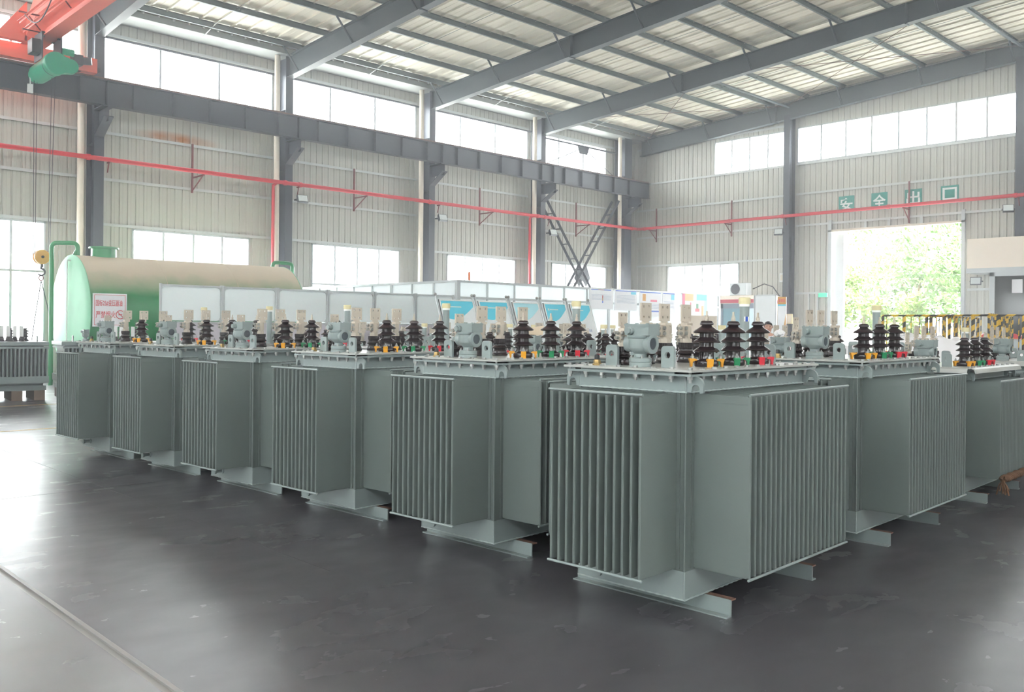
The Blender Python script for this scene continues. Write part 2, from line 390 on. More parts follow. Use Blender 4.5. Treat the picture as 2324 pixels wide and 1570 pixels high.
# lower windows (x ranges), upper windows between the columns
LOW = [(5.3, 7.90), (10.25, 14.0), (16.30, 20.02), (22.30, 26.0), (28.2, 31.85)]
UPB = [(CX[i] + 0.16, CX[i + 1] - 0.16) for i in range(5)]
UPB[4] = (26.99, 31.8); UPB[0] = (3.26, 8.86)
UPZ = (8.42, 9.87); LOWZ = (1.05, 4.38)
def seg(b, axis, a, c, off, inw, holes, ztop, tb=None):
    # holes: (u0,u1,z0,z1) in one wall
    us = sorted({a, c} | {h[0] for h in holes} | {h[1] for h in holes})
    for u0, u1 in zip(us, us[1:]):
        if u1 <= a or u0 >= c: continue
        zz = [0.0]
        hs = sorted([h for h in holes if h[0] <= u0 + 1e-6 and h[1] >= u1 - 1e-6], key=lambda h: h[2])
        z = 0.0
        for h in hs:
            if h[2] > z: ribs(b, axis, u0, u1, z, h[2], off, inw)
            z = h[3]
        ribs(b, axis, u0, u1, z, ztop(u0, u1), off, inw)
holesL = [(x0, x1, *LOWZ) for x0, x1 in LOW] + [(x0, x1, *UPZ) for x0, x1 in UPB]
seg(wl, 'x', XB, XE, YW, -1, holesL, lambda p, q: 10.6)
WL = wl.build('wall_left', WALLM, smooth=0); struct(WL)
# end wall with door, low windows, high windows
DOOR = (11.80, 16.66, 0.0, 5.46)
EU = [(18.66, 22.13, 8.30, 9.76), (9.98, 18.20, 8.34, 9.80), (1.6, 9.6, 8.34, 9.80)]
EL = [(20.86, 24.58, 1.05, 4.42)]
we = MB()
# end wall top follows the roof slope: build in strips
def etop(p, q): return roofz(q) + 0.08
stops = sorted({YB, YW} | {h[k] for h in EU + EL + [DOOR] for k in (0, 1)} | {float(y) for y in range(-11, 27, 1)})
for p, q in zip(stops, stops[1:]):
    hs = sorted([h for h in EU + EL + [DOOR] if h[0] <= p + 1e-6 and h[1] >= q - 1e-6], key=lambda h: h[2])
    z = 0.0
    for h in hs:
        if h[2] > z: ribs(we, 'y', p, q, z, h[2], XE, -1)
        z = h[3]
    ribs(we, 'y', p, q, z, etop(p, q), XE, -1)
WE = we.build('wall_end', WALLE, smooth=0); struct(WE)

# unseen side and back walls, added with window bands to balance the light
wr = MB(); HB = (8.4, 10.2)
holesR = [(-6.5, 6.0, *HB), (8.0, 19.0, *HB), (21.0, 32.5, *HB), (-6.0, -4.0, 1.05, 4.38), (13.0, 15.0, 1.05, 4.38)]
seg(wr, 'x', XB, XE, YB, 1, holesR, lambda p, q: roofz(YB) + 0.05)
struct(wr.build('wall_right', WALLE, smooth=0))
wb = MB(); holesB = [(-11.0, 1.5, 7.8, 10.2), (3.5, 12.5, 7.8, 10.2), (14.5, 25.5, 7.8, 10.2), (-9.0, -6.5, 1.05, 4.38), (2.0, 4.5, 1.05, 4.38), (20.0, 23.0, 1.05, 4.38)]
stops = sorted({YB, YW} | {h[k] for h in holesB for k in (0, 1)} | {float(y) for y in range(-11, 27, 1)})
for p, q in zip(stops, stops[1:]):
    hs = sorted([h for h in holesB if h[0] <= p + 1e-6 and h[1] >= q - 1e-6], key=lambda h: h[2]); z = 0.0
    for h in hs: ribs(wb, 'y', p, q, z, h[2], XB, 1); z = h[3]
    ribs(wb, 'y', p, q, z, etop(p, q), XB, 1)
struct(wb.build('wall_back', WALLE, smooth=0))

# windows: frame, mullions, panes
wn = [0]
def window(axis, u0, u1, z0, z1, off, mull, rail=None, label=None):
    wn[0] += 1
    o = bpy.data.objects.new('window_%d' % wn[0], None); COL.objects.link(o); struct(o)
    o.location = ((u0 + u1) / 2, off, z0) if axis == 'x' else (off, (u0 + u1) / 2, z0)
    c = (u0 + u1) / 2; h = z1 - z0
    def bx(b, a0, a1, zz0, zz1, d0, d1):
        if axis == 'x': b.box(a0 - c, a1 - c, d0, d1, zz0, zz1)
        else: b.box(d0, d1, a0 - c, a1 - c, zz0, zz1)
    f = MB()
    bx(f, u0, u1, 0, 0.05, -0.03, 0.04); bx(f, u0, u1, h - 0.05, h, -0.03, 0.04); bx(f, u0, u0 + 0.05, 0, h, -0.03, 0.04); bx(f, u1 - 0.05, u1, 0, h, -0.03, 0.04)
    f.build('window_frame', ALU, o, smooth=0)
    edges = [u0 + 0.05] + list(mull) + [u1 - 0.05]
    for mu in mull:
        q = MB(); bx(q, mu - 0.032, mu + 0.032, 0.05, h - 0.05, -0.02, 0.03); q.build('mullion', ALU, o, smooth=0)
    zs = [0.05] + ([rail - z0] if rail else []) + [h - 0.05]
    if rail:
        q = MB(); bx(q, u0 + 0.05, u1 - 0.05, rail - z0 - 0.03, rail - z0 + 0.03, -0.025, 0.035); q.build('transom', ALU, o, smooth=0)
    for a, d in zip(edges, edges[1:]):
        for p, q_ in zip(zs, zs[1:]):
            g = MB(); bx(g, a, d, p, q_, 0.004, 0.008); g.build('pane', PANE, o, smooth=0)
    return o
def evenly(u0, u1, n): return [u0 + (u1 - u0) * i / n for i in range(1, n)]
for x0, x1 in LOW: window('x', x0, x1, *LOWZ, YW, evenly(x0, x1, 4 if x1 - x0 > 3 else 3), 3.0)
for x0, x1 in UPB: window('x', x0, x1, *UPZ, YW, evenly(x0, x1, 3))
for y0, y1, z0, z1 in EL: window('y', y0, y1, z0, z1, XE, evenly(y0, y1, 4), 3.0)
for y0, y1, z0, z1 in EU: window('y', y0, y1, z0, z1, XE, evenly(y0, y1, 4 if y1 - y0 < 5 else 8))

for y0, y1, z0, z1 in holesR: window('x', y0, y1, z0, z1, YB, evenly(y0, y1, 8))
for y0, y1, z0, z1 in holesB: window('y', y0, y1, z0, z1, XB, evenly(y0, y1, 8))

# girts (horizontal rails of the sheeting) and window trims, parts of the walls
def girt(axis, a, c, z, off, parent):
    b = MB()
    if axis == 'x': b.box(a, c, off - 0.07, off - 0.015, z - 0.035, z + 0.035); b.box(a, c, off - 0.085, off - 0.07, z - 0.05, z - 0.02)
    else: b.box(off - 0.07, off - 0.015, a, c, z - 0.035, z + 0.035); b.box(off - 0.085, off - 0.07, a, c, z - 0.05, z - 0.02)
    return b.build('girt', GIRT, parent, smooth=0)
bays = [(XB, CX[0])] + [(CX[i] + 0.15, CX[i + 1] - 0.15) for i in range(5)]
for a, c in bays:
    for z in (4.44, 5.74, 7.08, 8.38, 9.93): girt('x', a, c, z, YW, WL)
    if a > 8: girt('x', a, c, 1.0, YW, WL)
EB = [(18.6, YW - 0.4), (9.95, 18.2), (1.5, 9.7), (YB, 1.3)]
for a, c in EB:
    for z in (5.80, 7.08, 8.30): girt('y', a, c, z, XE, WE)
girt('y', 18.6, YW - 0.4, 4.48, XE, WE); girt('y', 16.9, 18.2, 3.05, XE, WE); girt('y', 18.6, YW - 0.4, 9.95, XE, WE)
for y in (17.25, 17.62):
    MB().box(XE - 0.085, XE - 0.015, y - 0.03, y + 0.03, 0, 3.05).build('girt', GIRT, WE, smooth=0)
girt('y', 10.0, 11.6, 3.05, XE, WE)
# sag rods
for x in (5.9, 12.0, 17.9, 23.9, 29.7): MB().cyl((x, YW - 0.05, 7.08), (x, YW - 0.05, 8.38), 0.012, 6).build('sag_rod', GIRT, WL)
for y in (14.0, 20.4, 22.6): MB().cyl((XE - 0.05, y, 7.08), (XE - 0.05, y, 8.3), 0.012, 6).build('sag_rod', GIRT, WE)
# door frame and outer door leaf track
dr = bpy.data.objects.new('door_1', None); COL.objects.link(dr); struct(dr); dr.location = (XE, 14.2, 0)
q = MB(); q.box(-0.12, 0.06, 2.46, 2.60, 0, 5.9); q.build('door_jamb', ALU, dr, smooth=0)
q = MB(); q.box(-0.12, 0.06, -2.52, -2.40, 0, 5.9); q.build('door_jamb', ALU, dr, smooth=0)
q = MB(); q.box(-0.12, 0.06, -2.52, 2.60, 5.44, 5.52); q.build('door_head', PVC, dr, smooth=0)
q = MB(); q.box(0.1, 0.22, 2.05, 2.46, 0, 5.4); q.build('sliding_leaf', WHITEB, dr, smooth=0)
for y, z0, z1 in ((-1.0, 5.5, 5.8), (1.1, 5.5, 5.75), (0.2, 5.5, 5.8)):
    q = MB(); q.box(-0.1, -0.02, y - 0.05, y + 0.05, z0, z1); q.build('hanger_bracket', GIRT, dr, smooth=0)

# ------------------------------------------------------------------ roof
rf = MB()
y0, y1 = YB, YW - 0.02
prof = []
k = XB
while k < XE:
    prof += [(k, 0.0), (k + 0.015, -0.045), (k + 0.065, -0.045), (k + 0.08, 0.0), (k + 0.25, 0.0), (k + 0.26, -0.006), (k + 0.28, -0.006), (k + 0.29, 0.0)]; k += 0.49
prof.append((XE, 0.0))
vs = []
for x, d in prof: vs += [(x, y0, roofz(y0) + d), (x, y1, roofz(y1) + d)]
rf.add(vs, [(2 * i, 2 * i + 1, 2 * i + 3, 2 * i + 2) for i in range(len(prof) - 1)])
vs = [(XB, y0, roofz(y0) + 0.09), (XE + 0.3, y0, roofz(y0) + 0.09), (XE + 0.3, y1, roofz(y1) + 0.09), (XB, y1, roofz(y1) + 0.09)]
rf.add(vs, [(0, 1, 2, 3)])
RF = rf.build('ceiling', ROOFM, smooth=0); struct(RF)
# purlins: galvanised C sections along the hall, spans between frames
PY = [25.32 - 1.523 * i for i in range(24)]
fx = [XB] + CX + [XE - 0.05]
for y in PY:
    z1 = roofz(y) - 0.035; b = MB()
    b.box(XB, XE - 0.02, y - 0.004, y + 0.004, z1 - 0.17, z1); b.box(XB, XE - 0.02, y - 0.065, y, z1 - 0.008, z1); b.box(XB, XE - 0.02, y - 0.065, y, z1 - 0.17, z1 - 0.162)
    b.box(XB, XE - 0.02, y - 0.065, y - 0.059, z1 - 0.17, z1 - 0.15)
    p = b.build('purlin', PURM, RF, smooth=0)
    if y > 6:
        b = MB()
        for i in range(int((XE - 2) / 0.49)):
            x = 2 + XB % 0.49 + i * 0.49 + 0.04
            b.box(x - 0.03, x + 0.03, y + 0.005, y + 0.05, z1 - 0.01, z1 + 0.012)
        b.build('sheet_clip', ALU, p, smooth=0)
# thin sag rods between purlins in each bay
for i in range(5):
    x = (CX[i] + CX[i + 1]) / 2
    b = MB(); b.tube([(x, PY[0], roofz(PY[0]) - 0.12), (x, PY[14], roofz(PY[14]) - 0.12)], 0.007, 5)
    b.build('sag_rod', PURM, RF)
    b = MB(); b.tube([(x, 25.95, roofz(25.9) - 0.3), (x, PY[0] - 0.35, roofz(PY[0]) - 0.1)], 0.016, 6); b.build('eave_strut', GIRT, RF)
# roof wind bracing rods in the last bay
for ya, yb in ((25.6, 18.4), (18.4, 9.8)):
    for s in (0, 1):
        p = (CX[4] + 0.1, ya if s else yb); q = (XE - 0.45, yb if s else ya)
        MB().tube([(p[0], p[1], roofz(p[1]) - 0.38), (q[0], q[1], roofz(q[1]) - 0.38)], 0.011, 6).build('bracing_rod', RUSTW, RF)
# eave gutter box: sheet metal trough along the left wall
g = MB(); g.box(XB, XE - 0.1, 25.75, 26.7, 10.28, 10.30); g.box(XB, XE - 0.1, 25.73, 25.76, 10.28, 10.46); g.box(XB, XE - 0.1, 26.66, 26.7, 10.28, 10.42)
tag(g.build('eave_gutter', GALV, smooth=0), 'galvanised sheet gutter running along the eave above the left windows', 'gutter')
b = MB()
for i in range(70):
    x = 2.0 + i * 0.45; b.sphere((x, 25.69, 10.45), 0.045, 6)
b.build('gutter_bolts', WHITE, RF)

# ------------------------------------------------------------------ steel frames
ORD = ['nearest, beside the crane', 'second from the left picture edge', 'third from the left picture edge', 'fourth from the left, beside the cross bracing', 'in the far corner']
def hcol(name, x, y0, y1, w, z1, corb, label):
    t = thing(name, label, 'column', (x, (y0 + y1) / 2, 0)); d = (y1 - y0) / 2
    b = MB(); tf = 0.018
    b.box(-w / 2, w / 2, -d, -d + tf, 0, z1); b.box(-w / 2, w / 2, d - tf, d, 0, z1); b.box(-0.006, 0.006, -d + tf, d - tf, 0, z1)
    b.build('shaft', COLM, t, smooth=0)
    b = MB(); b.box(-w / 2 - 0.08, w / 2 + 0.08, -d - 0.08, d + 0.02, 0, 0.03); b.build('base_plate', COLM, t, smooth=0)
    if corb:
        z = 7.53
        b = MB(); b.box(-0.008, 0.008, -d - 0.72, -d, z - 0.42, z - 0.02); b.box(-0.16, 0.16, -d - 0.72, -d, z - 0.025, z)
        b.prism([(-d, z - 0.75), (-d - 0.0, z - 0.73), (-d - 0.72, z - 0.28), (-d - 0.72, z - 0.305)], 'x', -0.13, 0.13)
        b.build('crane_corbel', COLM, t, smooth=0)
        b = MB()
        for zz in (7.9, 8.55, 6.6): b.box(-w / 2, -0.006, -d + tf, d - tf, zz, zz + 0.012); b.box(0.006, w / 2, -d + tf, d - tf, zz, zz + 0.012)
        b.build('stiffener', COLM, t, smooth=0)
    return t
for i in range(1, 6):
    hcol('steel_column', CX[i], 25.95, 26.55, 0.27 if i < 5 else 0.5, 10.3, True, 'blue-grey steel column of the left wall, ' + ORD[i - 1])
for y, lb in ((18.4, 'slim blue-grey column of the end wall left of the open doorway'), (9.82, 'slim blue-grey column of the end wall at the right picture edge')):
    t = thing('steel_column', lb, 'column', (33.42, y, 0))
    b = MB(); w, d = 0.27, 0.22; zt = roofz(y) - 0.75
    b.box(-d, -d + 0.014, -w / 2, w / 2, 0, zt); b.box(d - 0.014, d, -w / 2, w / 2, 0, zt); b.box(-d, d, -0.006, 0.006, 0, zt); b.build('shaft', COLM, t, smooth=0)
    MB().box(-0.3, 0.25, -0.2, 0.2, 0, 0.03).build('base_plate', COLM, t, smooth=0)
# rafters
ORR = {1: 'over the crane at top left', 2: 'second from the left, rising from the second column', 3: 'third from the left, rising from the third column', 4: 'long one across the top right, rising from the fourth column', 5: 'flat against the end wall'}
for i in range(1, 6):
    x = CX[i] if i < 5 else XE - 0.28
    t = thing('roof_rafter', 'tapered grey steel roof rafter, ' + ORR[i], 'rafter', (x, 25.95, 9.6))
    yb = YB + 0.2; dep = lambda y: 0.70 - 0.006 * (26 - y)
    def zt(y): return roofz(y) - 0.235 - 9.6
    ys = [0.0, yb - 25.95]
    b = MB()
    P = [(y, zt(y + 25.95)) for y in ys]; Q = [(y, zt(y + 25.95) - dep(y + 25.95)) for y in ys]
    b.prism([P[0], P[1], Q[1], Q[0]], 'x', -0.007, 0.007)
    w = 0.125
    b.prism([P[0], P[1], (P[1][0], P[1][1] - 0.016), (P[0][0], P[0][1] - 0.016)], 'x', -w, w); b.prism([Q[0], Q[1], (Q[1][0], Q[1][1] + 0.016), (Q[0][0], Q[0][1] + 0.016)], 'x', -w, w)
    b.build('beam', RAFM, t, smooth=0)
    # splice plates
    for ysp in (19.0, 11.0, 3.2):
        yy = ysp - 25.95; b = MB(); b.box(-w, w, yy - 0.02, yy + 0.02, zt(ysp) - dep(ysp) - 0.03, zt(ysp)); b.build('splice_plate', RAFM, t, smooth=0)
    # purlin cleats and fly braces
    for j, y in enumerate(PY[:20]):
        yy = y - 25.95
        b = MB(); b.box(-0.05, 0.05, yy + 0.004, yy + 0.014, zt(y), zt(y) + 0.19); b.build('purlin_cleat', RAFM, t, smooth=0)
        if j % 2 == 0 and i < 5:
            for s in (-1, 1):
                b = MB(); b.tube([(s * 0.62, yy, zt(y) + 0.05), (s * 0.03, yy, zt(y) - dep(y) + 0.03)], 0.034, 6); b.build('fly_brace', RAFM, t)
        elif j % 2 == 0:
            b = MB(); b.tube([(-0.5, yy, zt(y) + 0.05), (-0.03, yy, zt(y) - dep(y) + 0.05)], 0.034, 6); b.build('fly_brace', RAFM, t)
# long eave/ridge struts (tubes) between the last two frames above the end columns
for y, lb in ((18.4, 'grey round roof strut meeting the end wall left of the doorway'), (9.8, 'grey round roof strut at the upper right corner')):
    o = MB().cyl((CX[4], y, roofz(y) - 0.42), (XE - 0.4, y, roofz(y) - 0.42), 0.045, 12).build('roof_strut', RAFM); tag(o, lb, 'strut')
# crane runway beam along the left wall
t = thing('crane_runway_beam', 'long dark grey crane runway beam on the left wall columns', 'beam', (0, 25.45, 7.55))
H_ = 0.69; b = MB(); b.box(XB, XE - 0.05 - 0.3, -0.006, 0.006, 0.014, H_ - 0.016); b.box(XB, 33.3, -0.15, 0.15, H_ - 0.016, H_); b.box(XB, 33.3, -0.13, 0.13, 0, 0.014); b.build('girder', COLM, t, smooth=0)
b = MB(); b.box(XB, 33.3, -0.03, 0.03, H_, H_ + 0.05); b.box(XB, 33.3, -0.04, 0.04, H_ + 0.05, H_ + 0.075); b.build('crane_rail', RUSTW, t, smooth=0)
st = MB().box(-0.008, 0.008, -0.125, -0.006, 0.014, H_ - 0.016).build('stiffener', COLM, t, smooth=0); st.location = (3.1, 0, 0)
for i in range(5):
    for f_ in (0, 0.12, 0.31, 0.5, 0.69, 0.88):
        x = CX[i] + f_ * (CX[i + 1] - CX[i])
        if x > 3.2 and x < 33.2: inst(st, t, (x, 0, 0))
# cross bracing in the last bay (double angles with ties) below and rods above the runway
t = thing('cross_bracing', 'grey laced cross bracing between the last two columns of the left wall', 'bracing', (29.6, 26.2, 0))
xl, xr = CX[4] + 0.2 - 29.6, CX[5] - 0.62 - 29.6
def lat(xa, za, xb, zb, nm):
    b = MB()
    for y in (-0.2, 0.2): b.tube([(xa, y, za), (xb, y, zb)], 0.075, 4)
    b.build(nm, COLM, t, smooth=0)
    for i in range(1, 10):
        f_ = i / 10; x = xa + (xb - xa) * f_; z = za + (zb - za) * f_
        MB().tube([(x, -0.2, z), (x, 0.2, z)], 0.028, 4).build('tie_bar', COLM, t, smooth=0)
lat(xl, 7.0, xr, 0.9, 'diagonal'); lat(xr, 7.35, xl, 0.9, 'diagonal')
for y in (-0.2, 0.2): MB().prism([(-0.32, 3.75), (0.02, 3.35), (0.3, 3.75), (0.02, 4.35)], 'y', y - 0.008, y + 0.008).build('gusset_plate', COLM, t, smooth=0)
b = MB(); b.tube([(xl, 0, 9.55), (xr, 0, 9.55)], 0.04, 8); b.build('upper_strut', COLM, t)
for s in (-1, 1): MB().tube([(0.1 * s, 0, 9.45), ((xr if s > 0 else xl), 0, 8.4)], 0.02, 6).build('upper_rod', COLM, t)
MB().prism([(-0.4, 9.55), (0.4, 9.55), (0.25, 9.2), (-0.25, 9.2)], 'y', -0.01, 0.01).build('gusset_plate', COLM, t, smooth=0)
# struts along the tops of the other bays
for i in range(1, 4):
    o = MB().tube([(CX[i] + 0.14, 26.42, 9.74), (CX[i + 1] - 0.14, 26.42, 9.74)], 0.035, 8).build('eave_tie_tube', COLM); tag(o, 'thin grey tie tube across the high windows of the ' + ['first', 'second', 'third'][i - 1] + ' full bay from the left', 'tie')
# downpipes left of each column
for i, x in enumerate((8.59, 14.59, 20.5, 26.45, 32.02)):
    t = thing('downpipe', 'cream plastic rain downpipe left of the column ' + ORD[i], 'pipe', (x, 26.1, 0))
    MB().cyl((0, 0, 0.02), (0, 0, 10.28), 0.09, 16).build('pipe_run', PVC, t)
    for z in (2.2, 4.2, 6.2, 8.2): MB().cyl((0, 0, z), (0, 0, z + 0.1), 0.097, 16).build('pipe_socket', PVC, t)
# ------------------------------------------------------------------ oil filled distribution transformers
def fin_mesh(depth, z0, z1, th, axis):
    # one hollow cooling fin standing on the tank wall; axis is the outward direction (+x), y is the thickness
    h = th / 2
    pl = [(0, -h)] + [(depth - h + h * math.cos(R(a)), h * math.sin(R(a))) for a in range(-90, 91, 30)] + [(0, h)]
    b = MB(); b.prism(pl, 'z', z0 + 0.006, z1 - 0.006)
    b.box(0, depth - 0.02, -h * 0.5, h * 0.5, z0, z1)
    b.box(0.02, depth - 0.02, -h - 0.0012, h + 0.0012, z1 - 0.05, z1 - 0.042)      # pressed fold under the closed top edge
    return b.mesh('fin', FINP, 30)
FINCACHE = {}
def get_fin(depth, z0, z1, th):
    k = (depth, z0, z1, th)
    if k not in FINCACHE: FINCACHE[k] = fin_mesh(depth, z0, z1, th, 0)
    return FINCACHE[k]

def hexn(b, c, r, z0, z1, mt=None, rot=0):
    b.prism([(c[0] + r * math.cos(R(60 * i + rot)), c[1] + r * math.sin(R(60 * i + rot))) for i in range(6)], 'z', z0, z1, mt)

MESH = {}
def shared(name, fn):
    if name not in MESH: MESH[name] = fn()
    return MESH[name]
def part(name, me, parent, loc=(0, 0, 0), rz=0, rot=None, label=None, sc=None):
    o = bpy.data.objects.new(name, me); COL.objects.link(o); o.parent = parent; o.location = loc
    o.rotation_euler = rot if rot else (0, 0, rz)
    if sc: o.scale = (sc, sc, sc)
    if label: o['label'] = label
    return o

def bolt_mesh(below):
    b = MB(); b.lathe([(0.0165, 0), (0.0165, 0.003), (0.001, 0.003)], 12); hexn(b, (0, 0), 0.0145, 0.003, 0.0125)
    if below:
        b.lathe([(0.008, -0.06), (0.008, 0.005)], 8)
        b.lathe([(0.017, -0.039), (0.017, -0.036), (0.001, -0.036)], 12); hexn(b, (0, 0), 0.0155, -0.053, -0.039, rot=20)
        b.lathe([(0.0095, -0.07), (0.0095, -0.053)], 10)
    return b.mesh('bolt', ZINC, 30)
def hv_porcelain():
    pr = [(0.02, 0), (0.066, 0.0), (0.071, 0.006), (0.071, 0.03), (0.066, 0.037), (0.05, 0.04), (0.043, 0.05), (0.043, 0.086),
          (0.06, 0.088), (0.074, 0.09), (0.077, 0.094), (0.074, 0.098), (0.06, 0.108), (0.043, 0.119), (0.042, 0.13), (0.042, 0.142),
          (0.06, 0.144), (0.074, 0.146), (0.077, 0.15), (0.074, 0.154), (0.06, 0.164), (0.043, 0.175), (0.042, 0.185), (0.042, 0.197),
          (0.062, 0.199), (0.076, 0.202), (0.079, 0.206), (0.076, 0.211), (0.06, 0.222), (0.04, 0.235), (0.028, 0.245),
          (0.034, 0.248), (0.04, 0.251), (0.0405, 0.258), (0.037, 0.264), (0.034, 0.27), (0.028, 0.274), (0.005, 0.275)]
    return MB().lathe(pr, 28).mesh('porcelain', PORC, 50)
def hv_stud():
    b = MB(); b.lathe([(0.014, 0.274), (0.014, 0.282), (0.008, 0.284)], 10); hexn(b, (0, 0), 0.013, 0.284, 0.296)
    hexn(b, (0, 0), 0.0115, 0.298, 0.306, rot=25); b.lathe([(0.0065, 0.296), (0.0065, 0.33), (0.005, 0.332)], 10)
    return b.mesh('terminal_stud', TIN, 30)
def clamp_mesh(mt):
    b = MB()
    pl = [(0.058, 0.038), (0.064, 0.046), (0.076, 0.05), (0.096, 0.048), (0.101, 0.043), (0.097, 0.0), (0.087, 0.0), (0.084, 0.028), (0.076, 0.034)]
    b.prism(pl, 'y', -0.016, 0.016, mt); b.prism([(0.09, 0.0), (0.104, 0.04), (0.104, 0.048), (0.09, 0.05)], 'y', -0.0185, 0.0185, mt)
    c = (0.084, 0)
    b.lathe([(0.0125, 0.049), (0.0125, 0.052), (0.001, 0.052)], 10, ZINC, o=(c[0], 0, 0)); hexn(b, c, 0.0115, 0.052, 0.063, ZINC)
    b.lathe([(0.006, 0.063), (0.006, 0.076)], 8, ZINC, o=(c[0], 0, 0))
    return b.mesh('clamp', None, 30)
def lv_porcelain():
    pr = [(0.03, 0), (0.056, 0.0), (0.062, 0.004), (0.062, 0.012), (0.058, 0.016), (0.056, 0.03), (0.05, 0.046), (0.045, 0.052), (0.05, 0.056), (0.058, 0.06), (0.06, 0.065),
          (0.056, 0.07), (0.048, 0.078), (0.046, 0.088), (0.047, 0.098), (0.048, 0.1)]
    b = MB(); b.lathe(pr, 26)
    n = 28
    ring = [(0.05 * (1.0 if i % 2 else 0.955) * math.cos(2 * PI * i / (2 * n)), 0.05 * (1.0 if i % 2 else 0.955) * math.sin(2 * PI * i / (2 * n))) for i in range(2 * n)]
    b.prism(ring, 'z', 0.1, 0.132)
    return b.mesh('porcelain', PORC2, 40)
def lv_stem():
    b = MB(); hexn(b, (0, 0), 0.038, 0.132, 0.158); b.lathe([(0.027, 0.158), (0.027, 0.17), (0.029, 0.17), (0.029, 0.176)], 16)
    return b.mesh('lock_nut', TIN, 30)
def lv_clamp():
    b = MB(); b.lathe([(0.01, 0.172), (0.033, 0.172), (0.034, 0.176), (0.034, 0.243), (0.031, 0.247), (0.004, 0.247)], 20, TIN)
    b.box(-0.058, -0.02, -0.024, 0.024, 0.178, 0.243, TIN)
    for z in (0.194, 0.228):
        b.cyl((-0.047, -0.034, z), (-0.047, 0.034, z), 0.008, 10, STEEL)
        for s in (-1, 1): b.cyl((-0.047, s * 0.026, z), (-0.047, s * 0.038, z), 0.0135, 6, STEEL)
        b.cyl((-0.058, 0, z), (-0.074, 0, z), 0.013, 6, STEEL); b.cyl((-0.074, 0, z), (-0.082, 0, z), 0.007, 8, STEEL)
    return b.mesh('terminal_clamp', None, 30)
def lv_flag(w, h):
    # z-bent tinned flag: neck on the clamp, then a flat palm with four through holes
    t = 0.0065; z0 = 0.262; b = MB()
    b.prism([(-0.022, 0.244), (0.03, 0.244), (0.03, 0.262), (-0.022, 0.262)], 'x', -0.02, 0.045)
    b.box(-0.002, 0.062, 0.017, 0.03, 0.244, z0 + 0.02)
    x0, x1, zt = -0.022, -0.022 + w, z0 + 0.012 + h
    nx = [x0 + w * 0.25, x0 + w * 0.75]; nz = [z0 + 0.012 + h * 0.2, z0 + 0.012 + h * 0.8]; r = 0.0085
    # palm plate as grid of quads round four holes
    xs = [x0, (nx[0] + nx[1]) / 2, x1]; zs = [z0 + 0.012, (nz[0] + nz[1]) / 2, zt]
    for i in range(2):
        for j in range(2):
            cx, cz = nx[i], nz[j]; N = 12
            outer = []; inner = []
            for k in range(N):
                a = 2 * PI * k / N + PI / 12; ca, sa = math.cos(a), math.sin(a)
                q = []
                if ca > 1e-9: q.append((xs[i + 1] - cx) / ca)
                if ca < -1e-9: q.append((xs[i] - cx) / ca)
                if sa > 1e-9: q.append((zs[j + 1] - cz) / sa)
                if sa < -1e-9: q.append((zs[j] - cz) / sa)
                d = min(q); outer.append((cx + ca * d, cz + sa * d)); inner.append((cx + r * ca, cz + r * sa))
            corners = [(xs[i], zs[j]), (xs[i + 1], zs[j]), (xs[i + 1], zs[j + 1]), (xs[i], zs[j + 1])]
            vs = []
            for y in (0.0175, 0.0295):
                vs += [(a_, y, c_) for a_, c_ in outer] + [(a_, y, c_) for a_, c_ in inner]
            fs = []
            for k in range(N):
                k2 = (k + 1) % N
                fs.append((k, k2, N + k2, N + k)); fs.append((2 * N + k2, 2 * N + k, 3 * N + k, 3 * N + k2))
                fs.append((N + k, N + k2, 3 * N + k2, 3 * N + k))
            b.add(vs, fs)
            # fill the plate corner between neighbouring rays, and the outer rim
            for cxx, czz in corners:
                best = sorted(range(N), key=lambda k: (outer[k][0] - cxx) ** 2 + (outer[k][1] - czz) ** 2)[:2]
                for y in (0.0175, 0.0295):
                    b.add([(outer[best[0]][0], y, outer[best[0]][1]), (cxx, y, czz), (outer[best[1]][0], y, outer[best[1]][1])], [(0, 1, 2)])
    y0, y1 = 0.0175, 0.0295
    rim = [(x0, zs[0]), (x1, zs[0]), (x1, zt), (x0, zt)]
    for k in range(4):
        a_, c_ = rim[k]; a2, c2 = rim[(k + 1) % 4]
        b.add([(a_, y0, c_), (a2, y0, c2), (a2, y1, c2), (a_, y1, c_)], [(0, 1, 2, 3)])
    return b.mesh('terminal_flag', TIN, 30)
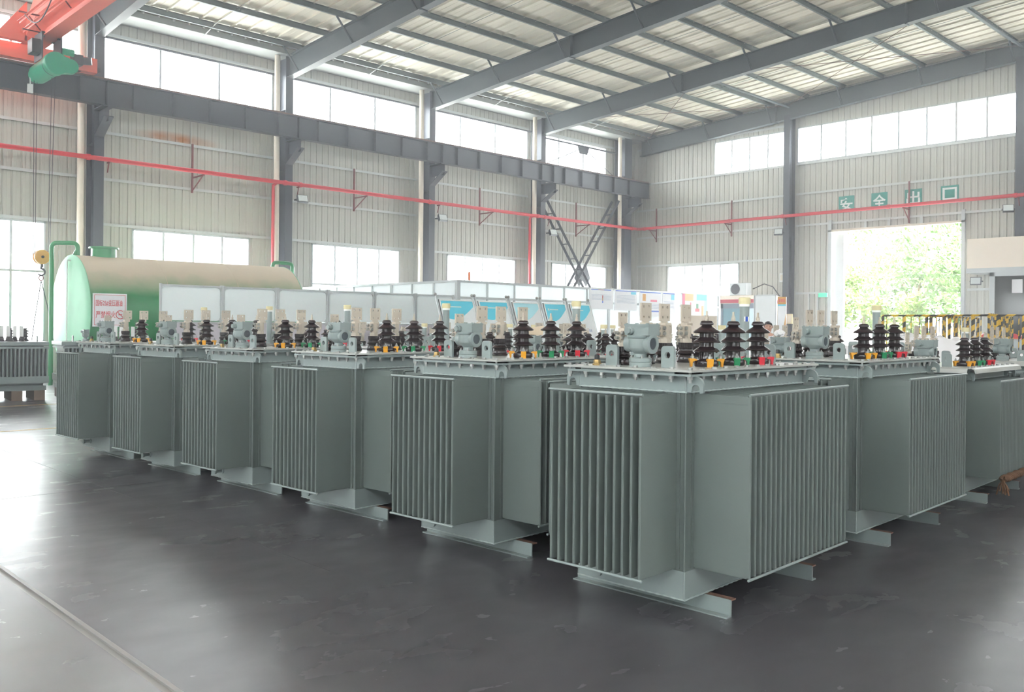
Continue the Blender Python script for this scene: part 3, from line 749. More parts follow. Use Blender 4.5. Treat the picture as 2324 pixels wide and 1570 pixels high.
def lug_mesh():
    w, h, rr, r = 0.043, 0.125, 0.022, 0.019
    out = [(-w, 0), (w, 0), (w, h - rr)] + arc(w - rr, h - rr, rr, 0, 90, 5)[1:] + [(-w + rr, h)] + arc(-w + rr, h - rr, rr, 90, 180, 5)[1:]
    bm = bmesh.new(); cy, cz = 0.0, 0.072
    angs = sorted([2 * PI * k / 20 + 0.05 for k in range(20)] + [math.atan2(q[1] - cz, q[0] - cy) % (2 * PI) for q in out])
    N = len(angs)
    def ring(x):
        vo = []; vi = []
        for k in range(N):
            a = angs[k]; ca, sa = math.cos(a), math.sin(a)
            # ray to the outline
            best = 1e9
            for i in range(len(out)):
                (ax, ay), (bx, by) = out[i], out[(i + 1) % len(out)]
                ex, ey = bx - ax, by - ay; den = ca * ey - sa * ex
                if abs(den) < 1e-12: continue
                t = ((ax - cy) * ey - (ay - cz) * ex) / den; u = ((ax - cy) * sa - (ay - cz) * ca) / den
                if t > 0 and -1e-6 <= u <= 1 + 1e-6: best = min(best, t)
            vo.append(bm.verts.new((x, cy + ca * best, cz + sa * best))); vi.append(bm.verts.new((x, cy + r * ca, cz + r * sa)))
        return vo, vi
    a, c = ring(-0.01), ring(0.01)
    for k in range(N):
        j = (k + 1) % N
        bm.faces.new((a[0][k], a[1][k], a[1][j], a[0][j])); bm.faces.new((c[0][k], c[0][j], c[1][j], c[1][k]))
        bm.faces.new((a[0][k], a[0][j], c[0][j], c[0][k])); bm.faces.new((a[1][k], c[1][k], c[1][j], a[1][j]))
    me = bpy.data.meshes.new('lifting_lug')
    bmesh.ops.recalc_face_normals(bm, faces=bm.faces[:]); bm.to_mesh(me); bm.free(); me.materials.append(PAINT)
    return me
def hook_mesh(h):
    # J-shaped lashing hook in the y-z plane, growing towards +y from the tank wall
    pl = [(0, 0), (0, h), (0.06, h)] + arc(0.06, h - 0.05, 0.05, 90, 0, 6)[1:] + [(0.108, 0.0), (0.088, -0.004)] + arc(0.062, 0.02, 0.024, 0, 180, 8) + [(0.034, 0.0)]
    return MB().prism(pl, 'x', -0.008, 0.008).mesh('lashing_hook', PAINT, 30)
def relay_body():
    b = MB()
    b.lathe([(0.01, 0), (0.066, 0), (0.066, 0.022), (0.063, 0.024), (0.063, 0.026), (0.066, 0.028), (0.066, 0.05), (0.05, 0.052), (0.037, 0.056), (0.036, 0.075),
             (0.045, 0.085), (0.068, 0.105), (0.07, 0.112), (0.07, 0.165), (0.078, 0.17), (0.08, 0.176), (0.08, 0.184), (0.05, 0.186)], 28)
    b.lathe([(0.0, 0), (0.05, 0), (0.05, 0.03), (0.0, 0.03)], 24, M=Matrix.Translation((0, -0.045, 0.135)) @ Matrix.Rotation(R(90), 4, 'X'))
    b.lathe([(0.0, 0), (0.058, 0), (0.058, 0.014), (0.05, 0.016), (0.036, 0.016), (0.034, 0.008), (0.0, 0.008)], 24, M=Matrix.Translation((0, -0.075, 0.135)) @ Matrix.Rotation(R(90), 4, 'X'))
    b.lathe([(0.0, 0), (0.05, 0), (0.05, 0.04), (0.042, 0.046), (0.0, 0.046)], 24, M=Matrix.Translation((0, 0.05, 0.135)) @ Matrix.Rotation(R(-90), 4, 'X'))
    return b.mesh('relay_body', PAINT, 35)
def relay_box():
    b = MB(); b.box(-0.055, 0.055, -0.095, 0.075, 0.184, 0.24); b.box(-0.058, 0.058, -0.098, 0.078, 0.24, 0.25)
    for x in (-0.046, 0.046):
        for y in (-0.085, -0.01, 0.065): hexn(b, (x, y), 0.007, 0.25, 0.256)
    return b.mesh('terminal_box', PAINT, 30)
def relay_gland():
    M = Matrix.Translation((-0.055, 0.03, 0.21)) @ Matrix.Rotation(R(-90), 4, 'Y'); b = MB()
    b.lathe([(0.0, 0), (0.024, 0), (0.024, 0.022), (0.018, 0.024)], 16, M=M)
    ring = [(0.021 * math.cos(R(60 * i)), 0.021 * math.sin(R(60 * i))) for i in range(6)]
    b.prism(ring, 'z', 0.024, 0.04, M=M)
    return b.mesh('cable_gland', PAINT, 30)
def relay_glass():
    b = MB(); b.lathe([(0.0, 0), (0.034, 0), (0.034, 0.002), (0, 0.002)], 20, M=Matrix.Translation((0, -0.0835, 0.135)) @ Matrix.Rotation(R(90), 4, 'X'))
    return b.mesh('sight_glass', GLASSD, 30)
def relay_bolts():
    b = MB()
    for i in range(4):
        a = R(45 + 90 * i); c = (0.052 * math.cos(a), 0.052 * math.sin(a)); hexn(b, c, 0.0095, 0.05, 0.06); b.lathe([(0.005, 0.06), (0.005, 0.068)], 8, o=(c[0], c[1], 0))
    return b.mesh('flange_bolts', ZINC, 30)
def gauge_mesh(h):
    return MB().lathe([(0.005, 0), (0.045, 0), (0.045, 0.008), (0.033, 0.01), (0.033, h), (0.0, h)], 20).mesh('gauge_tube', PAINT, 40)
def chan_mesh(zf, L, hh):
    b = MB(); t = 0.008; fl = 0.05
    b.box(-t / 2, t / 2, -L, L, 0, hh, PAINT)
    b.box(-fl if zf else 0, 0 if zf else fl, -L, L, 0, t, PAINT); b.box(0, fl, -L, L, hh - t, hh, RUSTW)
    return b.mesh('base_channel', None, 30)
def rail_mesh(L): return MB().cyl((0, -L, 0), (0, L, 0), 0.0075, 8).mesh('tie_rod', PAINT, 40)
def weld_mesh(a, b_):
    b = MB(); rnd = random.Random(3)
    def run(p, q, n):
        pts = []; rs = []
        for i in range(n * 4 + 1):
            t = i / (n * 4); pts.append([p[k] + (q[k] - p[k]) * t for k in range(3)]); rs.append(0.0035 + 0.004 * (0.5 + 0.5 * math.sin(2 * PI * i / 4.0)) * rnd.uniform(0.7, 1.1))
        b.tube(pts, rs, 6)
    for s in (-1, 1): run((-a, s * b_, 0), (a, s * b_, 0), 26); run((s * a, -b_, 0), (s * a, b_, 0), 14)
    return b.mesh('weld_seam', WELD, 60)

def make_transformer(kind, name, label, cat, group, loc, rz, fins=True, plain=False):
    """kind A: bolted flat cover (front rows); B: lower tank, cover with turned-down lip (rows behind)."""
    A = kind == 'A'
    t = thing(name, label, cat, loc, rz, group)
    a, b = (0.712, 0.377) if A else (0.66, 0.34)
    zt, zb, zc, z0 = (1.238, 0.265, 1.370, 0.095) if A else (1.13, 0.24, 1.255, 0.085)
    dx = 0.345 if A else 0.32
    dy = 0.35 if A else 0.31
    k = kind
    # tank
    def tank():
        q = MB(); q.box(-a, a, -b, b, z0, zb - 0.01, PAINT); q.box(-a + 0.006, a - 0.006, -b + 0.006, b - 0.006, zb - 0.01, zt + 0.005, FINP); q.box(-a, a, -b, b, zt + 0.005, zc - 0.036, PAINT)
        for sx in (-1, 1):
            for sy in (-1, 1): 
                for za, zz, mm in ((z0 + 0.002, zb - 0.01, PAINT), (zb - 0.01, zt + 0.005, FINP), (zt + 0.005, zc - 0.04, PAINT)): q.tube([(sx * (a - 0.004), sy * (b - 0.004), za), (sx * (a - 0.004), sy * (b - 0.004), zz)], 0.007, 6, mm)
        return q.mesh('tank', None, 30)
    part('tank', shared('tank' + k, tank), t)
    part('weld_seam', shared('weld' + k, lambda: weld_mesh(a, b)), t, (0, 0, zt + 0.006))
    part('weld_seam', shared('weld' + k, None), t, (0, 0, z0 + 0.004))
    # cooling fin banks
    banks = [('x', -1, 12, 0.056, -0.3117), ('x', 1, 12, 0.056, -0.3117), ('y', -1, 22, 0.0573, -0.6183), ('y', 1, 22, 0.0573, -0.585)] if A else \
            [('x', -1, 11, 0.054, -0.27), ('x', 1, 11, 0.054, -0.27), ('y', -1, 26, 0.0455, -0.57), ('y', 1, 26, 0.0455, -0.57)]
    for ax, s, n, pit, st in banks:
        d = dx if ax == 'x' else dy; L = pit * (n - 1) / 2
        fm = get_fin(d, zb, zt, 0.018 if A else 0.014)
        rz_ = {('x', -1): PI, ('x', 1): 0, ('y', -1): -PI / 2, ('y', 1): PI / 2}[(ax, s)]
        base = a if ax == 'x' else b
        def coords(v): return (s * (base - 0.006), v, 0) if ax == 'x' else (v, s * (base - 0.006), 0)
        mid = st + L
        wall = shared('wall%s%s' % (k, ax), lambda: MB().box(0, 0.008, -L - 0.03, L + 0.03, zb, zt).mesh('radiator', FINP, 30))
        if fins:
            rad = part('radiator', wall, t, coords(mid), rz_)
            for i in range(n):
                v = (i * pit - L)
                part('cooling_fin', fm, rad, (0.004, v, 0))
        else:
            def bank():
                q = MB(); q.box(0, 0.008, -L - 0.03, L + 0.03, zb, zt)
                for i in range(n): q.box(0, d, i * pit - L - 0.005, i * pit - L + 0.005, zb, zt)
                return q.mesh('radiator', FINP, 30)
            rad = part('radiator', shared('bank%s%s' % (k, ax), bank), t, coords(mid), rz_)
        rl = shared('rail%s%s' % (k, ax), lambda: rail_mesh(L + 0.02))
        part('tie_rod', rl, rad, (d + 0.003, 0, zt + 0.006)); part('tie_rod', rl, rad, (d + 0.003, 0, zb - 0.003))
    # flange, spacer, cover
    ca, cb = (0.7763, 0.451) if A else (0.75, 0.44)
    if A:
        part('tank_flange', shared('flA', lambda: MB().box(-ca + 0.018, ca - 0.018, -cb + 0.016, cb - 0.016, zc - 0.036, zc - 0.024).mesh('tank_flange', PAINT, 30)), t)
        def gask():
            q = MB(); z1, z2 = zc - 0.024, zc - 0.012
            q.box(-ca + 0.05, ca - 0.05, -cb + 0.05, cb - 0.05, z1, z2, GASK)
            for s in (-1, 1):
                q.box(-ca + 0.14, ca - 0.14, s * (cb - 0.024) - 0.006, s * (cb - 0.024) + 0.006, z1, z2, PAINT); q.box(s * (ca - 0.024) - 0.006, s * (ca - 0.024) + 0.006, -cb + 0.12, cb - 0.12, z1, z2, PAINT)
            return q.mesh('gasket', None, 30)
        part('gasket', shared('gaA', gask), t)
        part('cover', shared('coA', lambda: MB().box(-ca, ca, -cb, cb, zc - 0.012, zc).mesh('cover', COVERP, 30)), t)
        bm_ = shared('bolt', lambda: bolt_mesh(True)); nx, ny = 13, 8
        X, Y = ca - 0.03, cb - 0.028
        for i in range(nx):
            for s in (-1, 1): part('cover_bolt', bm_, t, (-X + 2 * X * i / (nx - 1), s * Y, zc), 0.4 * i)
        for j in range(1, ny - 1):
            for s in (-1, 1): part('cover_bolt', bm_, t, (s * X, -Y + 2 * Y * j / (ny - 1), zc), 0.3 * j)
    else:
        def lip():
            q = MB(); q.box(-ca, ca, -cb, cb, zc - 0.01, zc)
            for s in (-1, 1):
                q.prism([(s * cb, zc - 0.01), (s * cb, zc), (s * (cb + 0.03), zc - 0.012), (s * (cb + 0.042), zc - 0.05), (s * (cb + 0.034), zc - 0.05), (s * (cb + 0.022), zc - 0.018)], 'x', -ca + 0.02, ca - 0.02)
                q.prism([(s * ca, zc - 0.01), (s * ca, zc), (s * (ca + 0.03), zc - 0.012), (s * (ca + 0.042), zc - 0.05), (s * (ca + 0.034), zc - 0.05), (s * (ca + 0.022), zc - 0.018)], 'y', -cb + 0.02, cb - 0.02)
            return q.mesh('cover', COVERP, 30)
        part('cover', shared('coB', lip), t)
        part('tank_flange', shared('flB', lambda: MB().box(-ca + 0.02, ca - 0.02, -cb + 0.02, cb - 0.02, zc - 0.036, zc - 0.012).mesh('tank_flange', PAINT, 30)), t)
        bm_ = shared('boltB', lambda: bolt_mesh(False))
        if not plain:
            for i in range(9):
                for s in (-1, 1): part('cover_bolt', bm_, t, (-0.68 + 1.36 * i / 8, s * (cb - 0.03), zc))
    # hooks under the flange, lifting lugs on the cover
    hk = shared('hook' + k, lambda: hook_mesh(0.088))
    for sx in (-1, 1):
        part('lashing_hook', hk, t, (sx * (a - 0.012), b - 0.004, zt + 0.008)); part('lashing_hook', hk, t, (sx * (a - 0.012), -b + 0.004, zt + 0.008), PI)
    lg = shared('lug', lug_mesh)
    for sx in (-1, 1):
        for y in (0.215, -0.185): part('lifting_lug', lg, t, (sx * 0.6, y, zc))
    # high voltage bushings along the near long edge
    for x, cm in zip((-0.28, 0.03, 0.34), ('YEL', 'GRN', 'RED')):
        p = part('high_voltage_bushing', shared('hvp', hv_porcelain), t, (x, -0.24, zc), label={'YEL': 'brown bushing with yellow clamps', 'GRN': 'brown bushing with green clamps', 'RED': 'brown bushing with red clamps'}[cm])
        part('terminal_stud', shared('hvs', hv_stud), p)
        cmesh = shared('cl' + cm, lambda: clamp_mesh({'YEL': YEL, 'GRN': GRN, 'RED': RED}[cm]))
        for q in range(4): part('clamp', cmesh, p, (0, 0, 0), R(45 + 90 * q))
    # low voltage bushings along the far long edge
    for i, x in enumerate((-0.515, -0.28, -0.07, 0.185)):
        sc = 0.86 if i == 0 else 1.0
        p = part('low_voltage_bushing', shared('lvp', lv_porcelain), t, (x, 0.2, zc), sc=sc)
        part('lock_nut', shared('lvn', lv_stem), p); part('terminal_clamp', shared('lvc', lv_clamp), p)
        part('terminal_flag', shared('lvf%d' % (i == 0), (lambda: lv_flag(0.098, 0.1)) if i == 0 else (lambda: lv_flag(0.11, 0.112))), p)
    # gas relay between the lugs
    rp = part('gas_relay', shared('rel', relay_body), t, (-0.6, 0.01, zc))
    part('terminal_box', shared('relb', relay_box), rp); part('cable_gland', shared('relg', relay_gland), rp)
    part('sight_glass', shared('rels', relay_glass), rp); part('flange_bolt', shared('relo', relay_bolts), rp)
    # oil gauge tube with cap
    gh = 0.4 if A else 0.33
    gp = part('oil_gauge', shared('gau' + k, lambda: gauge_mesh(gh)), t, (0.69, 0.05, zc))
    part('gauge_cap', shared('gac', lambda: MB().lathe([(0.01, 0), (0.04, 0), (0.041, 0.004), (0.041, 0.04), (0.036, 0.045), (0.0, 0.045)], 20).mesh('gauge_cap', CREAM, 40)), gp, (0, 0, gh))
    part('gauge_ring', shared('gar', lambda: MB().lathe([(0.01, 0), (0.037, 0), (0.037, 0.018), (0.0, 0.018)], 20).mesh('gauge_ring', WHITE, 40)), gp, (0, 0, gh - 0.018))
    global gauge_window_mesh
    def win():
        q = MB(); q.box(-0.017, 0.017, -0.035, -0.028, -0.017, 0.017, WHITE); q.box(-0.0085, 0.0085, -0.0365, -0.028, -0.017, 0.017, BLUEW); return q.mesh('gauge_window', None, 30)
    if A: gauge_window_mesh = shared('gaw', win)
    # filler valve
    vp = part('filler_valve', shared('val', lambda: MB().lathe([(0.005, 0), (0.028, 0), (0.028, 0.01), (0.022, 0.012), (0.022, 0.026), (0.018, 0.034), (0.0, 0.034)], 6).mesh('filler_valve', BRASS, 30)), t, (-0.655, 0.29, zc))
    part('valve_cap', shared('valc', lambda: MB().lathe([(0.0, 0), (0.016, 0), (0.016, 0.024), (0.011, 0.031), (0.0, 0.031)], 12).mesh('valve_cap', BLACK, 40)), vp, (0, 0, 0.034))
    # drain valve low on the short side
    dv = MB()
    M = Matrix.Translation((-a, 0.16, 0.17)) @ Matrix.Rotation(R(-90), 4, 'Y')
    dv.lathe([(0.0, 0), (0.03, 0), (0.03, 0.012), (0.018, 0.014), (0.018, 0.07), (0.026, 0.072), (0.026, 0.09), (0.0, 0.09)], 14, M=M)
    part('drain_valve', shared('drain' + k, lambda: dv.mesh('drain_valve', PAINT, 35)), t)
    # base channels
    cx = 0.5035 if A else 0.5
    part('base_channel', shared('chl' + k, lambda: chan_mesh(True, 0.547 if A else 0.52, z0)), t, (-cx, 0, 0)); part('base_channel', shared('chr' + k, lambda: chan_mesh(False, 0.547 if A else 0.52, z0)), t, (cx, 0, 0))
    return t

UNITS = [  # x, y, rotation, label
    (4.809, 3.279, 2.384, 'grey-green oil transformer nearest the camera, at the corner where the two rows meet'),
    (4.900, 4.927, 2.727, 'grey-green transformer just left of the nearest one, second in the left-hand row'),
    (4.847, 6.549, 3.395, 'grey-green transformer third in the left-hand row counting from the nearest one'),
    (4.768, 8.119, 3.538, 'grey-green transformer fourth in the left-hand row counting from the nearest one'),
    (4.678, 9.644, 3.611, 'grey-green transformer fifth in the left-hand row, last but one from the far left end'),
    (4.588, 11.208, 3.439, 'grey-green transformer at the far left end of the left-hand row, beside open floor'),
    (7.112, 3.370, 2.014, 'grey-green bolted-cover transformer behind the nearest one, first unit to its right')]
GA = 'grey-green transformers with bolted flat covers'
protoA = make_transformer('A', 'oil_transformer', UNITS[0][3], 'transformer', GA, (UNITS[0][0], UNITS[0][1], 0), R(UNITS[0][2]))
for x, y, a, lb in UNITS[1:]:
    c = copy_tree(protoA); c.location = (x, y, 0); c.rotation_euler = (0, 0, R(a)); c['label'] = lb
part('gauge_window', gauge_window_mesh, [q for q in protoA.children if q.name.startswith('oil_gauge')][0], (0, 0, 0.295), -R(36), label='small white window with blue float')
GB = 'lower transformers with lipped covers behind the front rows'
protoF = make_transformer('B', 'oil_transformer', 'low transformer with turned-down cover lip and rope along its fins, near right edge', 'transformer', GB, (9.43, 3.43, 0), R(2.0), fins=True)
c = copy_tree(protoF); c.location = (11.85, 3.5, 0); c['label'] = 'low lipped-cover transformer at the right picture edge, behind the one with the rope'
protoB = make_transformer('B', 'oil_transformer', 'low transformer half hidden behind the second unit of the left-hand row', 'transformer', GB, (7.25, 5.03, 0), R(2.5), fins=False)
BACK = [(7.27, 6.62, 2.8, 'low transformer with cardboard on its relay, behind the third unit of the left-hand row'),
        (7.30, 8.22, 3.0, 'low transformer half hidden behind the fourth unit of the left-hand row'),
        (7.12, 9.75, 3.2, 'low transformer half hidden behind the fifth unit of the left-hand row'),
        (6.95, 11.3, 3.2, 'low transformer behind the far left unit of the left-hand row'),
        (9.55, 5.05, 2.5, 'low transformer in the third line back, behind the bolted right-hand unit'),
        (9.50, 6.65, 2.5, 'low transformer in the third line back, straight behind the nearest unit'),
        (9.40, 8.25, 2.5, 'low transformer in the third line back, in front of the right-hand display boards'),
        (9.30, 9.77, 2.5, 'low transformer in the third line back, in front of the left-hand display boards'),
        (9.20, 11.3, 2.5, 'low transformer farthest back of the third line, in front of the partition end')]
for x, y, a, lb in BACK:
    c = copy_tree(protoB); c.location = (x, y, 0); c.rotation_euler = (0, 0, R(a)); c['label'] = lb
# ------------------------------------------------------------------ red fire main along two walls
ZP = 6.16
t = thing('fire_main', 'red fire water pipe along the left wall with three drops', 'pipe', (0, 25.84, ZP))
MB().cyl((XB, 0, 0), (32.9, 0, 0), 0.065, 14).build('pipe_run', PIPE, t)
for x in (8.7, 14.75, 15.3, 20.7, 26.4, 26.8, 32.6): MB().cyl((x - 0.05, 0, 0), (x + 0.05, 0, 0), 0.085, 14).build('coupling', PIPE, t)
for x in (14.42, 26.1):
    b = MB(); b.tube([(x + 0.3, 0, -0.0), (x + 0.1, 0.1, -0.01), (x, 0.16, -0.1), (x, 0.16, -0.3), (x, 0.16, -ZP + 0.05)], 0.05, 12); b.build('drop_pipe', PIPE, t)
for x in (5.9, 12.0, 17.9, 23.85, 29.6):
    b = MB(); y = 0.78
    b.box(x - 0.025, x + 0.025, y - 0.05, y, -0.55, 0.95); b.box(x - 0.02, x + 0.02, -0.06, y, -0.11, -0.07); b.tube([(x, y - 0.02, -0.5), (x, 0.0, -0.09)], 0.02, 6)
    b.build('wall_bracket', PIPEB, t, smooth=0)
for x in (9.25, 15.25, 21.15, 27.1):
    b = MB(); b.box(x - 0.02, x + 0.02, -0.05, 0.11, -0.1, -0.065); b.tube([(x, 0.1, -0.35), (x, 0.0, -0.09)], 0.018, 6); b.build('column_bracket', PIPEB, t, smooth=0)
t = thing('fire_main', 'red fire water pipe along the end wall above the doorway', 'pipe', (33.1, 0, ZP))
MB().cyl((0, YB, 0), (0, 25.6, 0), 0.065, 14).build('pipe_run', PIPE, t)
b = MB(); b.tube([(0, 25.6, 0), (-0.02, 25.78, 0), (-0.12, 25.84, 0)], 0.065, 14); b.build('elbow', PIPE, t)
for y in (25.5, 21.0, 18.5, 14.2, 9.9): MB().cyl((0, y - 0.05, 0), (0, y + 0.05, 0), 0.085, 14).build('coupling', PIPE, t)
for y in (25.2, 21.2, 12.55 + 1.1, 6.0):
    b = MB(); x = 0.53
    b.box(x - 0.05, x, y - 0.025, y + 0.025, -0.6, 0.95); b.box(-0.06, x, y - 0.02, y + 0.02, -0.11, -0.07); b.tube([(x - 0.02, y, -0.5), (0, y, -0.09)], 0.02, 6); b.build('wall_bracket', PIPEB, t, smooth=0)
for y in (18.4, 9.82):
    b = MB(); b.box(-0.05, 0.1, y - 0.02, y + 0.02, -0.1, -0.065); b.tube([(0.1, y, -0.35), (0, y, -0.09)], 0.018, 6); b.build('column_bracket', PIPEB, t, smooth=0)

# ------------------------------------------------------------------ floodlights on the columns
def flood(loc, rz, label, tilt=25):
    t = thing('floodlight', label, 'floodlight', loc, rz)
    M = Matrix.Rotation(R(-tilt), 4, 'X'); b = MB(); b.box(-0.17, 0.17, -0.09, 0, -0.13, 0.13, M=M)
    for i in range(6): b.box(-0.15 + i * 0.055, -0.14 + i * 0.055, 0, 0.05, -0.11, 0.11, M=M)
    b.build('housing', COLM, t, smooth=0)
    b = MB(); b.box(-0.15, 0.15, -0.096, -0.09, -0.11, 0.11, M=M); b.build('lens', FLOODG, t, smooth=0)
    b = MB(); b.box(-0.19, -0.175, -0.06, 0.2, -0.02, 0.02); b.box(0.175, 0.19, -0.06, 0.2, -0.02, 0.02); b.box(-0.19, 0.19, 0.19, 0.205, -0.02, 0.02); b.build('yoke', COLM, t, smooth=0)
flood((15.3, 25.72, 5.66), R(-10), 'white faced floodlight on the second column from the left')
flood((21.2, 25.72, 5.58), R(-10), 'white faced floodlight on the third column from the left')
flood((27.1, 25.66, 5.5), R(-10), 'white faced floodlight on the column beside the cross bracing')
flood((33.0, 18.62, 5.5), R(-70), 'white faced floodlight on the slim end wall column left of the doorway')
flood((33.0, 10.1, 5.7), R(-70), 'white faced floodlight on the column at the right picture edge')
flood((32.7, 11.0, 3.28), R(-80), 'floodlight hanging below the peach fascia right of the doorway', 10)
# exit sign lamp on its arm
t = thing('exit_lamp', 'small green lit exit lamp left of the doorway', 'lamp', (33.5, 16.95, 2.95))
GL = bpy.data.materials.new('lit green exit lamp'); GL.use_nodes = True
GL.node_tree.nodes['Principled BSDF'].inputs['Base Color'].default_value = rgb((60, 200, 140)); GL.node_tree.nodes['Principled BSDF'].inputs['Emission Color'].default_value = rgb((70, 230, 160)); GL.node_tree.nodes['Principled BSDF'].inputs['Emission Strength'].default_value = 0.8
MB().box(-0.03, 0.03, -0.17, 0.17, -0.08, 0.08).build('lamp_face', GL, t, smooth=0); MB().box(0.03, 0.12, -0.18, 0.18, -0.09, 0.09).build('lamp_case', WHITE, t, smooth=0)

# ------------------------------------------------------------------ four green tiles with white characters over the doorway
def text_mesh(s, size, name, mt, depth=0.004, bold=0.022):
    c = bpy.data.curves.new('txt', 'FONT'); c.body = s; c.size = size; c.extrude = depth; c.align_x = 'CENTER'; c.align_y = 'CENTER'; c.offset = size * bold
    o = bpy.data.objects.new('txt', c); COL.objects.link(o); bpy.context.view_layer.update()
    me = bpy.data.meshes.new_from_object(o.evaluated_get(bpy.context.evaluated_depsgraph_get()))
    bpy.data.objects.remove(o); bpy.data.curves.remove(c)
    me.name = name; me.materials.clear(); me.materials.append(mt)
    return me
for ch, y, lb in (('安', 16.1, 'first of four green tiles over the doorway, partly worn white character'), ('全', 14.8, 'second of four green tiles over the doorway, white character with a roof-like top'),
                  ('出', 13.53, 'third of four green tiles over the doorway, with a comb-like white character'), ('口', 12.24, 'rightmost green tile over the doorway, white square character')):
    t = thing('sign_tile', lb, 'sign', (XE - 0.012, y, 6.49), -PI / 2, 'green exit tiles over the doorway')
    MB().box(-0.31, 0.31, -0.004, 0.004, -0.32, 0.32).build('tile', TEAL, t, smooth=0)
    me = text_mesh(ch, 0.56, 'character', WHITE); o = bpy.data.objects.new('character', me); COL.objects.link(o); o.parent = t; o.location = (0, -0.006, 0); o.rotation_euler = (PI / 2, 0, 0)
    xs = [v.co.x for v in me.vertices]; ys = [v.co.y for v in me.vertices]
    for v in me.vertices:
        v.co.x = (v.co.x - (min(xs) + max(xs)) / 2) * 0.5 / (max(xs) - min(xs)); v.co.y = (v.co.y - (min(ys) + max(ys)) / 2) * 0.5 / (max(ys) - min(ys))

# ------------------------------------------------------------------ green oil tank on saddles
TX0, TX1, TY, TZ, TR = 7.62, 13.45, 23.8, 1.86, 1.43
t = thing('oil_tank', 'long green cylindrical oil tank with dusty top at the left wall', 'tank', ((TX0 + TX1) / 2, TY, 0))
hl = (TX1 - TX0) / 2
n = 64; vs = []; 
b = MB(); b.cyl((-hl, 0, 0), (hl, 0, 0), TR, 64); o = b.build('shell', TANKM, t, smooth=60); o.location = (0, 0, TZ)
for xx in (-hl / 3, hl / 3): b = MB(); b.lathe([(TR - 0.01, -0.01), (TR + 0.003, -0.008), (TR + 0.003, 0.008), (TR - 0.01, 0.01)], 64, M=Matrix.Translation((xx, 0, TZ)) @ Matrix.Rotation(R(90), 4, 'Y')); b.build('weld_seam', TANKM, t, smooth=60)
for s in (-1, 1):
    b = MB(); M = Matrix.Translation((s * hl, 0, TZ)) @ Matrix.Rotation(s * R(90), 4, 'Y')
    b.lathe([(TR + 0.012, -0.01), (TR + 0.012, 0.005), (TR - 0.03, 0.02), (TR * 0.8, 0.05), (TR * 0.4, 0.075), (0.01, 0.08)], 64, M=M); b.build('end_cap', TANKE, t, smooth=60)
for x in (-hl * 0.62, hl * 0.62):
    b = MB(); pl = [(-1.27, 0), (1.27, 0), (1.27, TZ - 0.67)] + [(TR * 1.0 * math.cos(R(a)), TZ + TR * math.sin(R(a))) for a in range(-28, -153, -8)] + [(-1.27, TZ - 0.67)]
    b.prism(pl, 'x', x - 0.12, x + 0.12); b.build('saddle', TANKG, t, smooth=0)
b = MB(); mx = 8.41 - (TX0 + TX1) / 2
b.lathe([(0.30, -0.1), (0.30, 0.2), (0.36, 0.2), (0.36, 0.235), (0.33, 0.25), (0.02, 0.26)], 32, M=Matrix.Translation((mx, 0, TZ + TR))); b.build('manhole', TANKG, t)
b = MB(); ox = (TX0 + TX1) / 2
def rnd_path(pts, r, nseg=5):
    out = [Vector(pts[0])]
    for a, p, c in zip(pts, pts[1:], pts[2:]):
        a, p, c = Vector(a), Vector(p), Vector(c); d1 = (a - p).normalized() * r; d2 = (c - p).normalized() * r
        for k in range(nseg + 1):
            f_ = k / nseg; out.append((p + d1) * (1 - f_) ** 2 + p * 2 * f_ * (1 - f_) + (p + d2) * f_ ** 2)
    out.append(Vector(pts[-1])); return out
b.tube(rnd_path([(7.29 - ox, 0.4, 0.02), (7.29 - ox, 0.4, 3.6), (7.78 - ox, 0.0, 3.6), (7.78 - ox, 0.0, TZ + TR - 0.05)], 0.14), 0.055, 12); b.build('vent_pipe', TANKG, t)
b = MB(); b.tube(rnd_path([(13.2 - ox, 0.0, TZ + TR - 0.1), (13.2 - ox, 0, 3.42), (13.85 - ox, 0, 3.42), (13.85 - ox, 0, 0.02)], 0.14), 0.055, 12); b.build('vent_pipe', TANKG, t)
b = MB(); b.tube([(7.5 - ox, -0.1, 0.6), (7.5 - ox, -0.1, 3.15)], 0.016, 6); b.tube([(7.5 - ox, -0.1, 3.15), (7.64 - ox, -0.1, 3.15)], 0.016, 6); b.build('level_gauge', WHITE, t)
b = MB(); b.prism([(7.64 - ox, TZ + TR - 0.02), (7.78 - ox, TZ + TR - 0.02), (7.71 - ox, TZ + TR + 0.13)], 'y', -0.02, 0.02); b.build('lifting_eye', TANKG, t, smooth=0)
# notice board on the tank
t = thing('warning_board', 'white red-lettered no-fire notice on the green oil tank', 'sign', (8.05, TY - TR - 0.03, 1.91))
MB().box(-0.40, 0.40, -0.008, 0.008, -0.40, 0.40).build('board', PAPER, t, smooth=0)
b = MB(); w, h, k = 0.365, 0.365, 0.009
b.box(-w, w, -0.011, -0.008, h - k, h); b.box(-w, w, -0.011, -0.008, -h, -h + k); b.box(-w, -w + k, -0.011, -0.008, -h, h); b.box(w - k, w, -0.011, -0.008, -h, h); b.build('red_border', REDINK, t, smooth=0)
def fit_text(s, cx, cz, w, h, nm):
    me = text_mesh(s, 0.2, nm, REDINK, 0.002, 0.006); xs = [v.co.x for v in me.vertices]; ys = [v.co.y for v in me.vertices]
    for v in me.vertices: v.co.x = (v.co.x - (min(xs) + max(xs)) / 2) * w / (max(xs) - min(xs)); v.co.y = (v.co.y - (min(ys) + max(ys)) / 2) * h / (max(ys) - min(ys))
    o = bpy.data.objects.new(nm, me); COL.objects.link(o); o.parent = t; o.location = (cx, -0.0105, cz); o.rotation_euler = (PI / 2, 0, 0)
fit_text('国标25#变压器油', -0.02, 0.17, 0.62, 0.15, 'upper_text'); fit_text('严禁烟火', -0.1, -0.11, 0.46, 0.17, 'lower_text')
